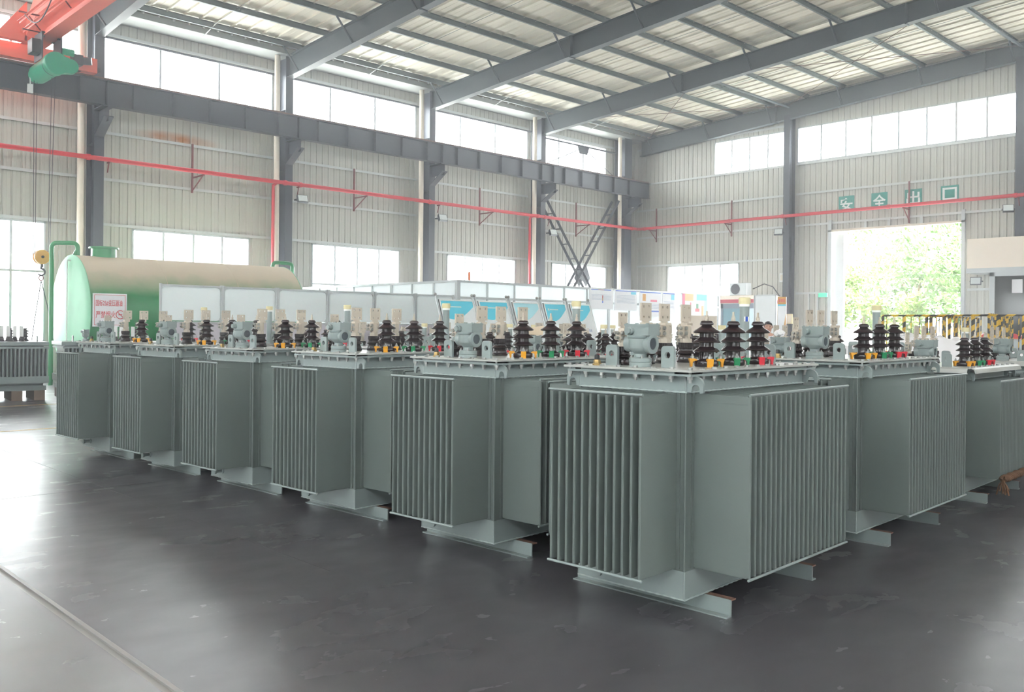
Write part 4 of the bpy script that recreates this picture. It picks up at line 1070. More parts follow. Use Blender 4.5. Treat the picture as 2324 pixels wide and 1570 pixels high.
b = MB(); b.tube([(0.245 + 0.1 * math.cos(2 * PI * i / 28), -0.011, -0.11 + 0.1 * math.sin(2 * PI * i / 28)) for i in range(28)], 0.009, 6, closed=True); b.tube([(0.175, -0.011, -0.04), (0.315, -0.011, -0.18)], 0.008, 6); b.box(0.2, 0.29, -0.0105, -0.009, -0.12, -0.1); b.build('no_smoking_ring', REDINK, t)

# ------------------------------------------------------------------ overhead crane, hoist, hook
GX = 7.14
t = thing('overhead_crane', 'orange red overhead crane girder in the upper left corner', 'crane', (GX, 25.45, 8.65))
yN, yF = YB - 25.45, -0.45
b = MB(); b.prism([(-0.19, 0), (0.19, 0), (0.19, 0.025), (-0.19, 0.025)], 'y', yN, yF); b.build('bottom_flange', CRANE, t, smooth=0)
b = MB(); b.prism([(-0.012, 0.025), (0.012, 0.025), (0.012, 0.3), (0.27, 0.55), (0.27, 1.15), (-0.27, 1.15), (-0.27, 0.55), (-0.012, 0.3)], 'y', yN, -1.3)
# tapered end of the box girder
A_ = [(-0.012, 0.025), (0.012, 0.025), (0.012, 0.3), (0.27, 0.55), (0.27, 1.15), (-0.27, 1.15), (-0.27, 0.55), (-0.012, 0.3)]
B_ = [(-0.012, 0.025), (0.012, 0.025), (0.012, 0.12), (0.27, 0.2), (0.27, 0.55), (-0.27, 0.55), (-0.27, 0.2), (-0.012, 0.12)]
b.add([(x, -1.3, z) for x, z in A_] + [(x, yF, z) for x, z in B_], [(i, (i + 1) % 8, (i + 1) % 8 + 8, i + 8) for i in range(8)] + [tuple(range(8, 16))])
b.build('box_girder', CRANE, t, smooth=0)
b = MB(); b.prism([(-0.30, 1.15), (0.30, 1.15), (0.30, 1.17), (-0.30, 1.17)], 'y', yN, -1.2); b.build('top_plate', CRANE, t, smooth=0)
for k, c_ in enumerate((YELP, mat('crane blue stripe', (110, 140, 190), 0.4), YELP)):
    y = -3.6 - k * 0.16; b = MB(); b.box(-0.2735, -0.2705, y - 0.06, y + 0.06, 0.56, 1.14); b.build('painted_stripe', c_, t, smooth=0)
# conductor rail angles and arms on the side towards the camera
for dx, dz in ((-0.56, 0.42), (-0.48, 0.2)):
    b = MB(); b.box(dx - 0.03, dx + 0.03, yN, -0.9, dz - 0.004, dz + 0.004); b.box(dx + 0.022, dx + 0.03, yN, -0.9, dz - 0.05, dz); b.build('cable_rail', CRANE, t, smooth=0)
for i in range(8):
    y = -1.6 - i * 2.2
    b = MB(); b.box(-0.74, -0.2, y - 0.025, y + 0.025, 0.44, 0.47); b.tube([(-0.56, y, 0.44), (-0.25, y, 0.1)], 0.018, 6); b.build('rail_arm', PIPEB, t, smooth=0)
    b = MB(); pts = [(-0.6, y - 2.2 * k / 12, 0.40 - 0.42 * math.sin(PI * k / 12)) for k in range(13)]; b.tube(pts, 0.014, 6); b.build('festoon_cable', ROPE, t)
# end carriage on the runway rail
ec = MB(); z0 = 8.33 - 8.65
ec.box(-1.25, 1.6, -0.14, 0.14, z0 + 0.03, z0 + 0.42); ec.build('end_carriage', CRANE, t, smooth=0, bevel=0.012)
b = MB(); b.box(-0.3, 0.3, -0.5, 0.14, z0 + 0.42, z0 + 0.55); b.prism([(-1.0, z0 + 0.4), (-0.25, z0 + 0.4), (-0.25, 1.1)], 'y', -0.5, -0.3); b.build('gusset', CRANE, t, smooth=0)
for x in (-0.95, 1.15):
    b = MB(); b.cyl((x, -0.05, z0 + 0.13), (x, 0.05, z0 + 0.13), 0.12, 20); b.build('travel_wheel', ROPE, t)
b = MB(); b.box(0.9, 1.14, -0.42, -0.14, z0 + 0.1, z0 + 0.36); b.cyl((1.12, -0.28, z0 + 0.24), (1.36, -0.4, z0 + 0.25), 0.1, 18); b.build('travel_motor', COLM, t)
b = MB(); b.box(1.6, 1.7, -0.08, 0.08, z0 + 0.1, z0 + 0.2); b.build('buffer', BLACK, t, smooth=0)
# hoist under the girder
HY = 24.1
t = thing('electric_hoist', 'green electric wire rope hoist under the orange crane girder', 'hoist', (GX, HY, 8.62))
b = MB(); b.cyl((0, -0.45, -0.70), (0, 0.72, -0.70), 0.24, 32); b.build('rope_drum', HOIST, t)
pl = [(0.275 * math.cos(R(a)), 0.275 * math.sin(R(a))) for a in range(48, 313, 8)] + [(0.34 + 0.17 * math.cos(R(a)), -0.01 + 0.175 * math.sin(R(a))) for a in range(-100, 101, 12)]
b = MB(); b.prism([(x, z - 0.70) for x, z in pl], 'y', -0.68, -0.45); b.build('gearbox_cover', HOIST, t, smooth=50, bevel=0.02)
b = MB(); b.lathe([(0.25, 0), (0.262, 0), (0.262, 0.05), (0.25, 0.05)], 32, M=Matrix.Translation((0, -0.44, -0.70)) @ Matrix.Rotation(R(-90), 4, 'X')); b.build('drum_band', ROPE, t)
b = MB(); b.lathe([(0.05, 0), (0.2, 0), (0.2, 0.2), (0.15, 0.26), (0.0, 0.27)], 28, M=Matrix.Translation((0, 0.72, -0.70)) @ Matrix.Rotation(R(-90), 4, 'X')); b.build('motor', HOIST, t)
b = MB()
for s in (-1, 1): b.box(s * 0.22 - 0.015, s * 0.22 + 0.015, -0.3, 0.3, -0.55, 0.12)
for y in (-0.22, 0.22):
    for s in (-1, 1): b.cyl((s * 0.225, y, 0.07), (s * 0.15, y, 0.07), 0.07, 16)
b.build('trolley', COLM, t)
b = MB(); b.cyl((0.24, -0.3, -0.28), (0.5, -0.3, -0.28), 0.085, 18); b.build('trolley_motor', HOIST, t)
b = MB(); b.box(-0.44, -0.24, -0.25, 0.12, -0.42, -0.08); b.build('control_box', BLACK, t, smooth=0, bevel=0.012)
b = MB(); b.tube([(-0.62, -0.12, 0.12), (-0.2, -0.12, 0.12)], 0.015, 6); b.build('tow_arm', ROPE, t)
b = MB(); b.box(-0.25, -0.13, 0.73, 0.79, -1.2, -0.98); b.tube([(-0.19, 0.76, -0.6), (-0.19, 0.76, -1.0)], 0.014, 6); b.build('limit_weight', WHITE, t)
ZH = 3.26 - 8.62
b = MB()
HX, HYo = 0.07, 0.64    # hook block hangs below the drum
ropes = [(-0.13, 0.66), (-0.06, 0.66), (0.06, -0.1), (0.14, -0.1)]
for (rx, ry), (bx_, by_) in zip(ropes, ((HX - 0.17, HYo + 0.07), (HX - 0.17, HYo - 0.07), (HX + 0.17, HYo + 0.07), (HX + 0.17, HYo - 0.07))): b.tube([(rx, ry, -0.85), (bx_, by_, ZH + 0.02)], 0.009, 5)
b.build('wire_rope', ROPE, t)
for s in (-1, 1):
    b = MB(); b.lathe([(0.02, 0), (0.17, 0), (0.185, 0.02), (0.185, 0.06), (0.17, 0.075), (0.02, 0.08)], 28, M=Matrix.Translation((HX, HYo + (0.11 if s > 0 else -0.03), ZH)) @ Matrix.Rotation(R(90), 4, 'X')); b.build('hook_sheave', ORANGE, t)
b = MB(); b.cyl((HX, HYo - 0.135, ZH), (HX, HYo + 0.135, ZH), 0.035, 12); b.box(HX - 0.03, HX + 0.03, HYo - 0.06, HYo + 0.06, ZH - 0.26, ZH); b.build('hook_block', ROPE, t, smooth=0)
b = MB(); pts = [(HX, HYo, ZH - 0.22), (HX, HYo, ZH - 0.3)] + [(HX + 0.085 * math.sin(R(a)), HYo, ZH - 0.38 + 0.085 * math.cos(R(a))) for a in range(20, 260, 20)]
b.tube(pts, [0.03, 0.03] + [0.03 - 0.0012 * i for i in range(12)], 8); b.build('hook', ROPE, t)
wx, wy, wz = GX + HX, HY + HYo, 8.62 + ZH
t = thing('lifting_sling', 'two-leg wire sling hanging from the crane hook beside the oil tank', 'sling', (wx, wy, wz - 0.62))
b = MB(); b.tube([(0.05 * math.sin(2 * PI * i / 16), 0, 0.07 * math.cos(2 * PI * i / 16) + 0.09) for i in range(16)], 0.014, 6, closed=True); b.build('ring', PIPEB, t)
for s, z in ((-1, -1.9), (1, -1.15)):
    b = MB(); b.tube([(0, 0, 0.02), (s * 0.1, -s * 0.14, z * 0.5), (s * 0.17, -s * 0.3, z)], 0.012, 6); b.build('sling_leg', ROPE, t)
    b = MB(); b.tube([(s * 0.17 + 0.035 * math.sin(2 * PI * i / 12), -s * 0.3, z - 0.05 + 0.05 * math.cos(2 * PI * i / 12)) for i in range(12)], 0.011, 6, closed=True); b.build('shackle', STEEL, t)
# ------------------------------------------------------------------ old transformers at far left, raised on added beams to image height
def old_unit(name, loc, rz, label, relay=True):
    t = thing(name, label, 'transformer', loc, rz, 'old transformers at far left')
    b = MB()
    for x in (-0.82, -0.41, 0.0, 0.41, 0.82): b.box(x - 0.1, x + 0.1, -0.5, 0.5, 0, 0.2)
    b.build('added_beam', mat('added beam brown', (120, 104, 92), 0.8, var=0.12), t, smooth=0)
    b = MB(); b.box(-0.95, 0.95, -0.06 - 0.4, 0.46, 0.2, 0.3); b.build('base_frame', PAINT, t, smooth=0)
    b = MB(); b.box(-0.9, 0.9, -0.42, 0.42, 0.3, 1.12); b.build('tank', PAINT, t, smooth=0)
    b = MB(); b.box(-0.97, 0.97, -0.64, 0.5, 0.36, 0.5); b.box(-0.97, 0.97, -0.65, 0.5, 1.06, 1.1); b.build('header', PAINT, t, smooth=0)
    r_ = part('radiator', MB().box(-0.95, 0.95, -0.45, -0.42, 0.5, 1.0).mesh('radiator', PAINT, 30), t)
    fm = shared('oldfin', lambda: MB().box(-0.012, 0.012, -0.64, -0.45, 0.48, 1.06).mesh('cooling_fin', PAINT, 30))
    for i in range(27): part('cooling_fin', fm, r_, (-0.93 + i * 0.0715, 0, 0))
    b = MB(); b.box(-0.98, 0.98, -0.55, 0.55, 1.12, 1.2); b.build('cover', PAINT, t, smooth=0, bevel=0.008)
    for i, x in enumerate((0.18, 0.3, 0.42, 0.54)):
        p = part('low_voltage_bushing', shared('oldlv', lambda: MB().lathe([(0.06, 0), (0.06, 0.02), (0.045, 0.04), (0.05, 0.06), (0.04, 0.08), (0.03, 0.1), (0.0, 0.1)], 14).mesh('porcelain', PORC2, 40)), t, (x, -0.1, 1.2))
        part('terminal_flag', shared('oldfl', lambda: MB().box(-0.035, 0.035, -0.01, 0.01, 0.1, 0.32).mesh('terminal_flag', WHITE, 30)), p)
    for i, x in enumerate((0.1, 0.38, 0.66)):
        part('high_voltage_bushing', shared('hvp', hv_porcelain), t, (x, 0.25, 1.2))
    if relay:
        rp = part('gas_relay', shared('rel', relay_body), t, (-0.45, -0.2, 1.2)); part('terminal_box', shared('relb', relay_box), rp); part('cable_gland', shared('relg', relay_gland), rp)
    part('lifting_lug', shared('lug', lug_mesh), t, (-0.72, -0.3, 1.2)); part('lifting_lug', shared('lug', lug_mesh), t, (0.8, -0.3, 1.2))
    return t
old_unit('old_transformer', (5.05, 20.55, 0), R(-7), 'grey finned transformer on added beams at the left picture edge', False)
old_unit('old_transformer', (7.25, 20.35, 0), R(-7), 'grey finned transformer under the notice board, half hidden by the left row')
t = thing('equipment_box', 'plain grey steel box on the old transformer at the left picture edge', 'box', (4.75, 20.5, 1.2), R(-7))
MB().box(-0.28, 0.28, -0.2, 0.2, 0, 0.3).build('case', PAINT, t, smooth=0, bevel=0.01); MB().box(-0.3, 0.3, -0.22, 0.22, 0.3, 0.33).build('lid', WHITE, t, smooth=0)

# ------------------------------------------------------------------ translucent partition screens
EDGE = [6.58, 7.78, 8.92, 10.08, 11.24, 12.35, 13.48]
NTH = ['leftmost, with the free end post', 'second from the left', 'third from the left', 'third from the right', 'second from the right', 'rightmost, beside the first display board']
for i in range(6):
    w = EDGE[i + 1] - EDGE[i]
    t = thing('partition_panel', 'translucent white partition panel in grey frame, ' + NTH[i], 'partition', (EDGE[i] + w / 2, 15.9, 0), 0, 'translucent partition panels before the oil tank')
    h = w / 2 - 0.012; f = 0.03; b = MB()
    for x in (-h, h): b.box(min(x, x - math.copysign(f, x)), max(x, x - math.copysign(f, x)), -0.025, 0.025, 0, 2.32)
    for z in (0.06, 1.61, 2.275): b.box(-h + f, h - f, -0.025, 0.025, z, z + f)
    for z, s in ((1.655, 1), (2.275, -1), (1.61, -1), (0.105, 1)):
        for x in (-h + f, h - f):
            c = 0.07; b.prism([(x, z), (x - math.copysign(c, x), z), (x - math.copysign(c * 0.3, x), z + s * c * 0.3), (x, z + s * c)], 'y', -0.02, 0.02)
    b.build('frame', ALUG, t, smooth=0)
    MB().box(-h + f, h - f, -0.004, 0.004, 1.655, 2.275).build('translucent_sheet', SHEET, t, smooth=0)
    MB().box(-h + f, h - f, -0.004, 0.004, 0.105, 1.61).build('lower_board', PANELP, t, smooth=0)
    b = MB(); b.box(-0.4, -0.34, -0.25, 0.25, 0, 0.04); b.box(0.34, 0.4, -0.25, 0.25, 0, 0.04); b.build('foot', ALUG, t, smooth=0)
# glazed office partition: front along the hall, side towards the left wall
def glazed(name, label, axis, u0, u1, n, off, gap=None):
    L = u1 - u0
    t = thing(name, label, 'partition', ((u0 + u1) / 2, off, 0) if axis == 'x' else (off, (u0 + u1) / 2, 0), 0 if axis == 'x' else PI / 2)
    st_ = L / n; b = MB()
    b.box(-L / 2, L / 2, -0.035, 0.035, 2.72, 2.78); b.box(-L / 2, L / 2, -0.03, 0.03, 2.30, 2.36); b.box(-L / 2, L / 2, -0.03, 0.03, 0.9, 0.95); b.box(-L / 2, L / 2, -0.03, 0.03, 0, 0.08)
    b.build('rails', ALU, t, smooth=0)
    for i in range(n + 1):
        w = 0.045 if i % 3 == 0 else 0.022
        MB().box(-L / 2 + i * st_ - w, -L / 2 + i * st_ + w, -0.036, 0.036, 0, 2.78).build('post', ALU, t, smooth=0)
    for i in range(n):
        a, c_ = -L / 2 + i * st_ + 0.02, -L / 2 + (i + 1) * st_ - 0.02
        for z0, z1, m_ in ((0.08, 0.9, WHITEB), (0.95, 2.3, SHEET), (2.36, 2.72, SHEET)): MB().box(a, c_, -0.004, 0.004, z0, z1).build('pane' if m_ is SHEET else 'sill_panel', m_, t, smooth=0)
glazed('office_partition', 'long glazed office partition with notices, behind the display boards', 'x', 14.98, 26.95, 12, 17.5)
glazed('office_partition', 'glazed office side partition running back to the left wall', 'y', 17.5, 24.95, 8, 14.94)
tag(MB().lathe([(0.012, 0), (0.035, 0.02), (0.03, 0.2), (0.01, 0.24)], 12, o=(15.35, 17.5, 2.78)).build('traffic_cone_tip', mat('orange marker', (232, 120, 60), 0.5)), 'small orange marker standing on the glazed partition corner', 'marker')

# notices on the glazed partition
def sheetpaper(x0, x1, z0, z1, label, deco):
    t = thing('wall_notice', label, 'notice', ((x0 + x1) / 2, 17.44, z0)); w = (x1 - x0) / 2; h = z1 - z0
    MB().box(-w, w, -0.006, 0.02, 0, h).build('sheet', PAPER, t, smooth=0)
    parts = {}
    for (a, c_, p, q, m_) in deco: parts.setdefault(m_.name, (MB(), m_))[0].box(-w + a * 2 * w, -w + c_ * 2 * w, -0.009, -0.006, p * h, q * h)
    for nm, (b, m_) in parts.items(): b.build('print', m_, t, smooth=0)
lines = lambda z, n: [(0.08, 0.9, z - 0.06 * i, z - 0.06 * i + 0.015, INK) for i in range(n)]
sheetpaper(20.04, 21.12, 2.14, 2.75, 'white notice with purple heading and colour bar, left on the glazed partition', [(0.05, 0.9, 0.93, 0.97, INKB), (0.35, 0.6, 0.93, 0.97, PINK), (0.52, 0.56, 0.55, 0.68, RED), (0.52, 0.56, 0.42, 0.55, YEL), (0.52, 0.56, 0.3, 0.42, INKB)] + lines(0.7, 5))
sheetpaper(21.2, 22.28, 2.12, 2.75, 'white notice with blue heading, second on the glazed partition', [(0.03, 0.97, 0.93, 0.97, INKB), (0.72, 0.95, 0.8, 0.92, SKYB)] + lines(0.72, 7))
sheetpaper(22.41, 23.54, 1.95, 2.74, 'white notice with blue band along its bottom, third on the glazed partition', [(0.03, 0.97, 0.95, 0.985, INKB), (0.14, 0.28, 0.62, 0.9, YEL), (0.03, 0.97, 0.19, 0.24, INKB), (0.5, 0.8, 0.6, 0.68, PINK)] + lines(0.5, 4))
sheetpaper(23.62, 24.28, 1.98, 2.74, 'narrow white notice with blue corner, fourth on the glazed partition', [(0.03, 0.97, 0.94, 0.985, INKB), (0.7, 0.95, 0.7, 0.93, SKYB)] + lines(0.6, 5))
sheetpaper(24.7, 26.2, 1.75, 2.76, 'colourful notice with orange and blue flowers, rightmost on the glazed partition', [(0.0, 0.1, 0.0, 0.98, PINK), (0.1, 0.42, 0.75, 0.98, ORANGE), (0.55, 0.95, 0.78, 0.98, SKYB), (0.86, 0.97, 0.1, 0.78, SKYB2), (0.3, 0.34, 0.3, 0.7, PINK), (0.5, 0.66, 0.4, 0.5, RED), (0.54, 0.62, 0.5, 0.66, GRN), (0.75, 0.82, 0.1, 0.6, ORANGE)])

# ------------------------------------------------------------------ leaning display boards on stands
BX = [(11.30, 12.20), (12.34, 13.18), (13.32, 14.12), (14.28, 15.0), (15.14, 15.84)]
BL = ['leftmost of the five leaning display boards, blue wave heading', 'second of the five leaning display boards, blue wave and green leaflet', 'pale middle one of the five leaning display boards', 'fourth of the five leaning display boards, blue wave and window picture', 'rightmost of the five leaning display boards, blue wave heading']
for i, (x0, x1) in enumerate(BX):
    t = thing('display_board', BL[i], 'display board', ((x0 + x1) / 2, 13.25, 0), 0, 'leaning display boards'); w = (x1 - x0) / 2
    M = Matrix.Translation((0, 0, 0.6)) @ Matrix.Rotation(R(-20), 4, 'X'); H1 = 1.62
    MB().box(-w, w, -0.012, 0.012, 0, H1, M=M).build('panel', WHITEB, t, smooth=0)
    b = MB(); f = 0.03
    b.box(-w, -w + f, -0.02, 0.014, 0, H1, M=M); b.box(w - f, w, -0.02, 0.014, 0, H1, M=M); b.box(-w, w, -0.02, 0.014, H1 - f, H1, M=M); b.box(-w, w, -0.02, 0.014, 0, f, M=M); b.build('white_frame', WHITE, t, smooth=0)
    pale = i == 2
    pl = [(-w + f, H1 - f), (-w + f, H1 - 0.36)] + [(-w + f + (2 * w - 2 * f) * k / 12, H1 - 0.38 - 0.05 * math.sin(k / 12 * PI * 1.1) + 0.22 * max(0, (k - 4) / 8) ** 1.3) for k in range(13)] + [(w - f, H1 - f)]
    MB().prism(pl, 'y', -0.0155, -0.0125, M=M).build('wave_print', SKYB2 if pale else SKYB, t, smooth=0)
    b = MB(); b.box(-w * 0.72, -w * 0.6, -0.0175, -0.0155, H1 - 0.18, H1 - 0.13, M=M); b.box(-w * 0.55, w * 0.2, -0.0175, -0.0155, H1 - 0.165, H1 - 0.145, M=M); b.build('heading', WHITE, t, smooth=0)
    b = MB()
    for k in range(7): b.box(-w * 0.5 + k * w * 0.16, -w * 0.4 + k * w * 0.16, -0.015, -0.0125, H1 - 0.68, H1 - 0.62, M=M)
    for k in range(4): b.box(-w * 0.7, w * 0.7 - k * 0.05, -0.015, -0.0125, H1 - 0.85 - 0.06 * k, H1 - 0.84 - 0.06 * k, M=M)
    b.build('text_lines', INK, t, smooth=0)
    if i in (1, 3):
        b = MB(); b.box(-w * 0.55, -w * 0.1, -0.016, -0.0125, H1 - 1.05, H1 - 0.78, M=M); b.build('picture', GRN if i == 1 else INKB, t, smooth=0)
    for s in (-1, 1):
        xx = s * (w + 0.035)
        q = MB(); q.cyl(M @ Vector((xx, 0.02, -0.58)), M @ Vector((xx, 0.02, H1 + 0.08)), 0.022, 10); q.build('stand_post', ALU, t)
        q = MB(); p = M @ Vector((xx, 0.02, H1 + 0.12)); q.sphere(p, 0.032, 10); q.build('knob', STEEL, t)
    b = MB(); b.tube([(-w, 0.02, 0.03), (-w, 0.75, 0.03)], 0.02, 6); b.tube([(w, 0.02, 0.03), (w, 0.75, 0.03)], 0.02, 6); b.tube([(-w, 0.72, 0.03), (-w * 0.9, 0.36, 1.35)], 0.018, 6); b.tube([(w, 0.72, 0.03), (w * 0.9, 0.36, 1.35)], 0.018, 6); b.build('rear_leg', ALU, t)
for i, (x, y) in enumerate(((18.25, 12.55), (18.95, 12.7))):
    o = MB().lathe([(0.02, 0), (0.30, 0), (0.30, 1.9), (0.02, 1.9)], 24).build('paper_roll', mat('cream paper roll', (240, 228, 212), 0.7)); o.location = (x, y, 0)
    tag(o, ['cream insulation paper roll standing upright, left of a pair', 'cream insulation paper roll standing upright, right of a pair'][i], 'roll')

# ------------------------------------------------------------------ booth, air conditioner and panels near the end wall
t = thing('site_booth', 'booth with red band and dark glazed door near the end wall', 'booth', (32.3, 19.55, 0))
b = MB(); b.box(-0.8, 0.9, -0.9, 0.9, 2.60, 2.62); b.box(-0.72, 0.9, -0.85, -0.8, 0, 2.6); b.box(-0.72, 0.9, 0.8, 0.85, 0, 2.6); b.box(0.85, 0.9, -0.85, 0.85, 0, 2.6); b.build('wall_panels', PVC, t, smooth=0)
b = MB(); b.box(-0.82, 0.92, -0.92, 0.92, 2.76, 2.92); b.build('roof_edge', PEACH, t, smooth=0)
b = MB(); b.box(-0.82, -0.8, -0.92, 0.92, 2.62, 2.76); b.box(-0.8, 0.9, -0.92, 0.92, 2.62, 2.76); b.build('red_band', mat('crimson band', (196, 60, 84), 0.5), t, smooth=0)
b = MB(); b.box(-0.78, -0.72, -0.8, -0.72, 0, 2.6); b.box(-0.78, -0.72, 0.72, 0.8, 0, 2.6); b.box(-0.78, -0.72, -0.3, -0.24, 0, 2.5); b.box(-0.78, -0.72, -0.8, 0.8, 2.4, 2.6); b.box(-0.78, -0.72, -0.8, 0.8, 0, 0.3); b.build('door_frame', mat('blue grey door frame', (120, 134, 150), 0.45), t, smooth=0)
MB().box(-0.755, -0.745, -0.72, 0.72, 0.3, 2.4).build('glass', BLUEG, t, smooth=0)
t = thing('air_conditioner', 'grey outdoor air conditioner unit on the booth roof', 'air conditioner', (32.0, 19.75, 2.92))
MB().box(-0.18, 0.18, -0.4, 0.4, 0.02, 0.52).build('casing', ALU, t, smooth=0, bevel=0.015)
b = MB(); b.lathe([(0.02, 0), (0.2, 0), (0.21, 0.01), (0.02, 0.01)], 24, M=Matrix.Translation((-0.185, 0.12, 0.27)) @ Matrix.Rotation(R(-90), 4, 'Y')); b.build('fan_grille', ROPE, t)
b = MB(); b.box(-0.2, 0.2, -0.35, -0.25, 0, 0.02); b.box(-0.2, 0.2, 0.25, 0.35, 0, 0.02); b.build('foot', ROPE, t, smooth=0)
tag(MB().tube([(32.2, 19.3, 3.2), (32.4, 18.9, 3.4), (32.8, 18.75, 3.3), (33.3, 18.7, 2.9)], 0.02, 6).build('cable', ROPE), 'thin cable arching from the air conditioner to the end wall', 'cable')
t = thing('white_screen', 'tall white screen panel in aluminium frame right of the booth', 'screen', (30.0, 17.45, 0))
MB().box(-0.01, 0.01, -0.43, 0.43, 0.1, 2.82).build('panel', WHITEB, t, smooth=0)
b = MB(); b.box(-0.03, 0.03, -0.47, -0.43, 0, 2.87); b.box(-0.03, 0.03, 0.43, 0.47, 0, 2.87); b.box(-0.03, 0.03, -0.47, 0.47, 2.82, 2.87); b.box(-0.25, 0.25, -0.47, -0.43, 0, 0.05); b.box(-0.25, 0.25, 0.43, 0.47, 0, 0.05); b.build('frame', ALUG, t, smooth=0)
t = thing('notice_banner', 'narrow poster with yellow heading and red characters beside the white screen', 'banner', (30.0, 16.76, 0))
MB().box(-0.01, 0.01, -0.17, 0.17, 1.0, 2.77).build('sheet', PAPER, t, smooth=0); MB().box(-0.014, -0.01, -0.17, 0.17, 2.5, 2.77).build('yellow_heading', YEL, t, smooth=0); MB().box(-0.014, -0.01, -0.17, 0.17, 2.44, 2.5).build('blue_band', SKYB, t, smooth=0)
b = MB(); b.box(-0.017, -0.014, -0.11, -0.06, 2.58, 2.7); b.box(-0.017, -0.014, -0.03, 0.03, 2.58, 2.7); b.box(-0.017, -0.014, 0.06, 0.12, 2.58, 2.7); b.build('heading_characters', REDINK, t, smooth=0)
b = MB(); b.prism([(-0.17, 1.3), (0.0, 1.3), (-0.17, 2.2)], 'x', -0.014, -0.011); b.build('orange_print', ORANGE, t, smooth=0)
MB().box(0.01, 0.04, -0.03, 0.03, 0, 2.7).build('stand', ALU, t, smooth=0); MB().box(-0.2, 0.2, -0.2, 0.2, 0, 0.02).build('foot', ALU, t, smooth=0)
t = thing('switch_box', 'small cream switch box on the slim end wall column', 'box', (33.18, 18.2, 2.0)); MB().box(-0.05, 0.02, -0.13, 0.13, -0.2, 0.2).build('case', CREAM, t, smooth=0); MB().box(-0.06, -0.05, -0.1, 0.1, -0.15, 0.15).build('cover', PVC, t, smooth=0)
t = thing('junction_box', 'small white junction box high on the end wall, left of the column', 'box', (33.58, 18.75, 3.7)); MB().box(-0.04, 0.1, -0.12, 0.12, -0.18, 0.18).build('case', WHITE, t, smooth=0); MB().box(-0.05, -0.04, -0.08, 0.08, -0.12, 0.12).build('cover', PVC, t, smooth=0)

# ------------------------------------------------------------------ small office right of the doorway
t = thing('site_office', 'small office with peach fascia and dark glazed door at the right picture edge', 'office', (32.9, 9.2, 0))
MB().box(-0.4, 0.7, -2.4, 2.02, 3.71, 4.72).build('fascia', PEACH, t, smooth=0)
b = MB(); b.box(-0.44, 0.7, -2.4, 2.04, 3.55, 3.71); b.build('lintel', ALU, t, smooth=0)
b = MB(); b.box(-0.42, -0.34, 1.14, 1.3, 0, 3.55); b.box(-0.42, -0.34, 0.08, 0.16, 0, 3.55); b.box(-0.42, -0.34, -2.4, 1.3, 3.42, 3.55); b.box(-0.42, -0.34, -2.4, 1.3, 0, 0.2); b.box(-0.42, -0.34, -1.2, -1.12, 0, 3.5); b.build('door_frame', ALU, t, smooth=0)
MB().box(-0.385, -0.375, -2.4, 1.14, 0.2, 3.42).build('glass', DARKG, t, smooth=0)
MB().box(-0.34, 0.7, 1.22, 1.3, 0, 3.55).build('side_wall', WHITEB, t, smooth=0)
b = MB(); b.box(-0.392, -0.386, 0.3, 0.62, 2.85, 3.3); b.build('paper_notice', PAPER, t, smooth=0)
t = thing('counter_cabinet', 'pale blue grey cabinet below the office window, red helmets on it', 'cabinet', (30.6, 9.3, 0))
MB().box(-0.3, 0.3, -1.6, 0.75, 0.0, 1.3).build('carcass', mat('blue grey cabinet', (196, 208, 212), 0.5), t, smooth=0); MB().box(-0.33, 0.33, -1.63, 0.78, 1.3, 1.34).build('top', ALU, t, smooth=0)
for k in range(3): MB().box(-0.312, -0.3, -1.5 + k * 0.75, -0.85 + k * 0.75, 0.1, 1.2).build('door', mat('blue grey cabinet', (196, 208, 212), 0.5), t, smooth=0)
HL = ['leftmost red helmet on the cabinet by the office', 'second red helmet from the left on the cabinet', 'third red helmet from the left on the cabinet', 'rightmost red helmet on the cabinet by the office']
for i, y in enumerate((9.98, 9.66, 9.14, 8.82)):
    t = thing('safety_helmet', HL[i], 'helmet', (30.5, y, 1.34), 0, 'red helmets on the cabinet')
    b = MB(); b.lathe([(0.0, 0.17)] if False else [(0.125, 0.03), (0.125, 0.07), (0.115, 0.11), (0.085, 0.15), (0.04, 0.168), (0.003, 0.172)], 18); b.build('shell', HELM, t); b = MB(); b.lathe([(0.1, 0.0), (0.145, 0.0), (0.14, 0.012), (0.125, 0.03), (0.1, 0.03)], 18); b.build('brim', mat('orange helmet brim', (232, 120, 50), 0.4), t)

# ------------------------------------------------------------------ yellow and black safety fences before the doorway
def fence(x0, y0, x1, y1, h, npost, nbar, label, pr=0.034):
    L = math.hypot(x1 - x0, y1 - y0)
    t = thing('safety_fence', label, 'fence', (x0, y0, 0), math.atan2(y1 - y0, x1 - x0), 'yellow and black safety fences')
    for z in (h, 0.25): MB().cyl((0, 0, z), (L, 0, z), 0.022, 8).build('rail', HAZ, t)
    for i in range(npost):
        x = L * i / (npost - 1); MB().cyl((x, 0, 0.01), (x, 0, h), pr, 10).build('post', HAZ, t)
        MB().box(x - 0.09, x + 0.09, -0.09, 0.09, 0, 0.015).build('foot_plate', BLKP, t, smooth=0)
    for i in range(nbar):
        x = L * (i + 0.5) / nbar; MB().cyl((x, 0, 0.25), (x, 0, h), 0.011, 6).build('bar', HAZ, t)
fence(21.0, 9.12, 21.0, 4.6, 1.93, 10, 24, 'nearest yellow and black safety fence before the doorway')
fence(21.6, 8.25, 26.2, 8.75, 1.93, 5, 16, 'yellow and black safety fence running back towards the doorway')
fence(23.2, 7.5, 27.2, 8.2, 2.0, 5, 14, 'rear yellow and black safety fence between the doorway and the cabinet')

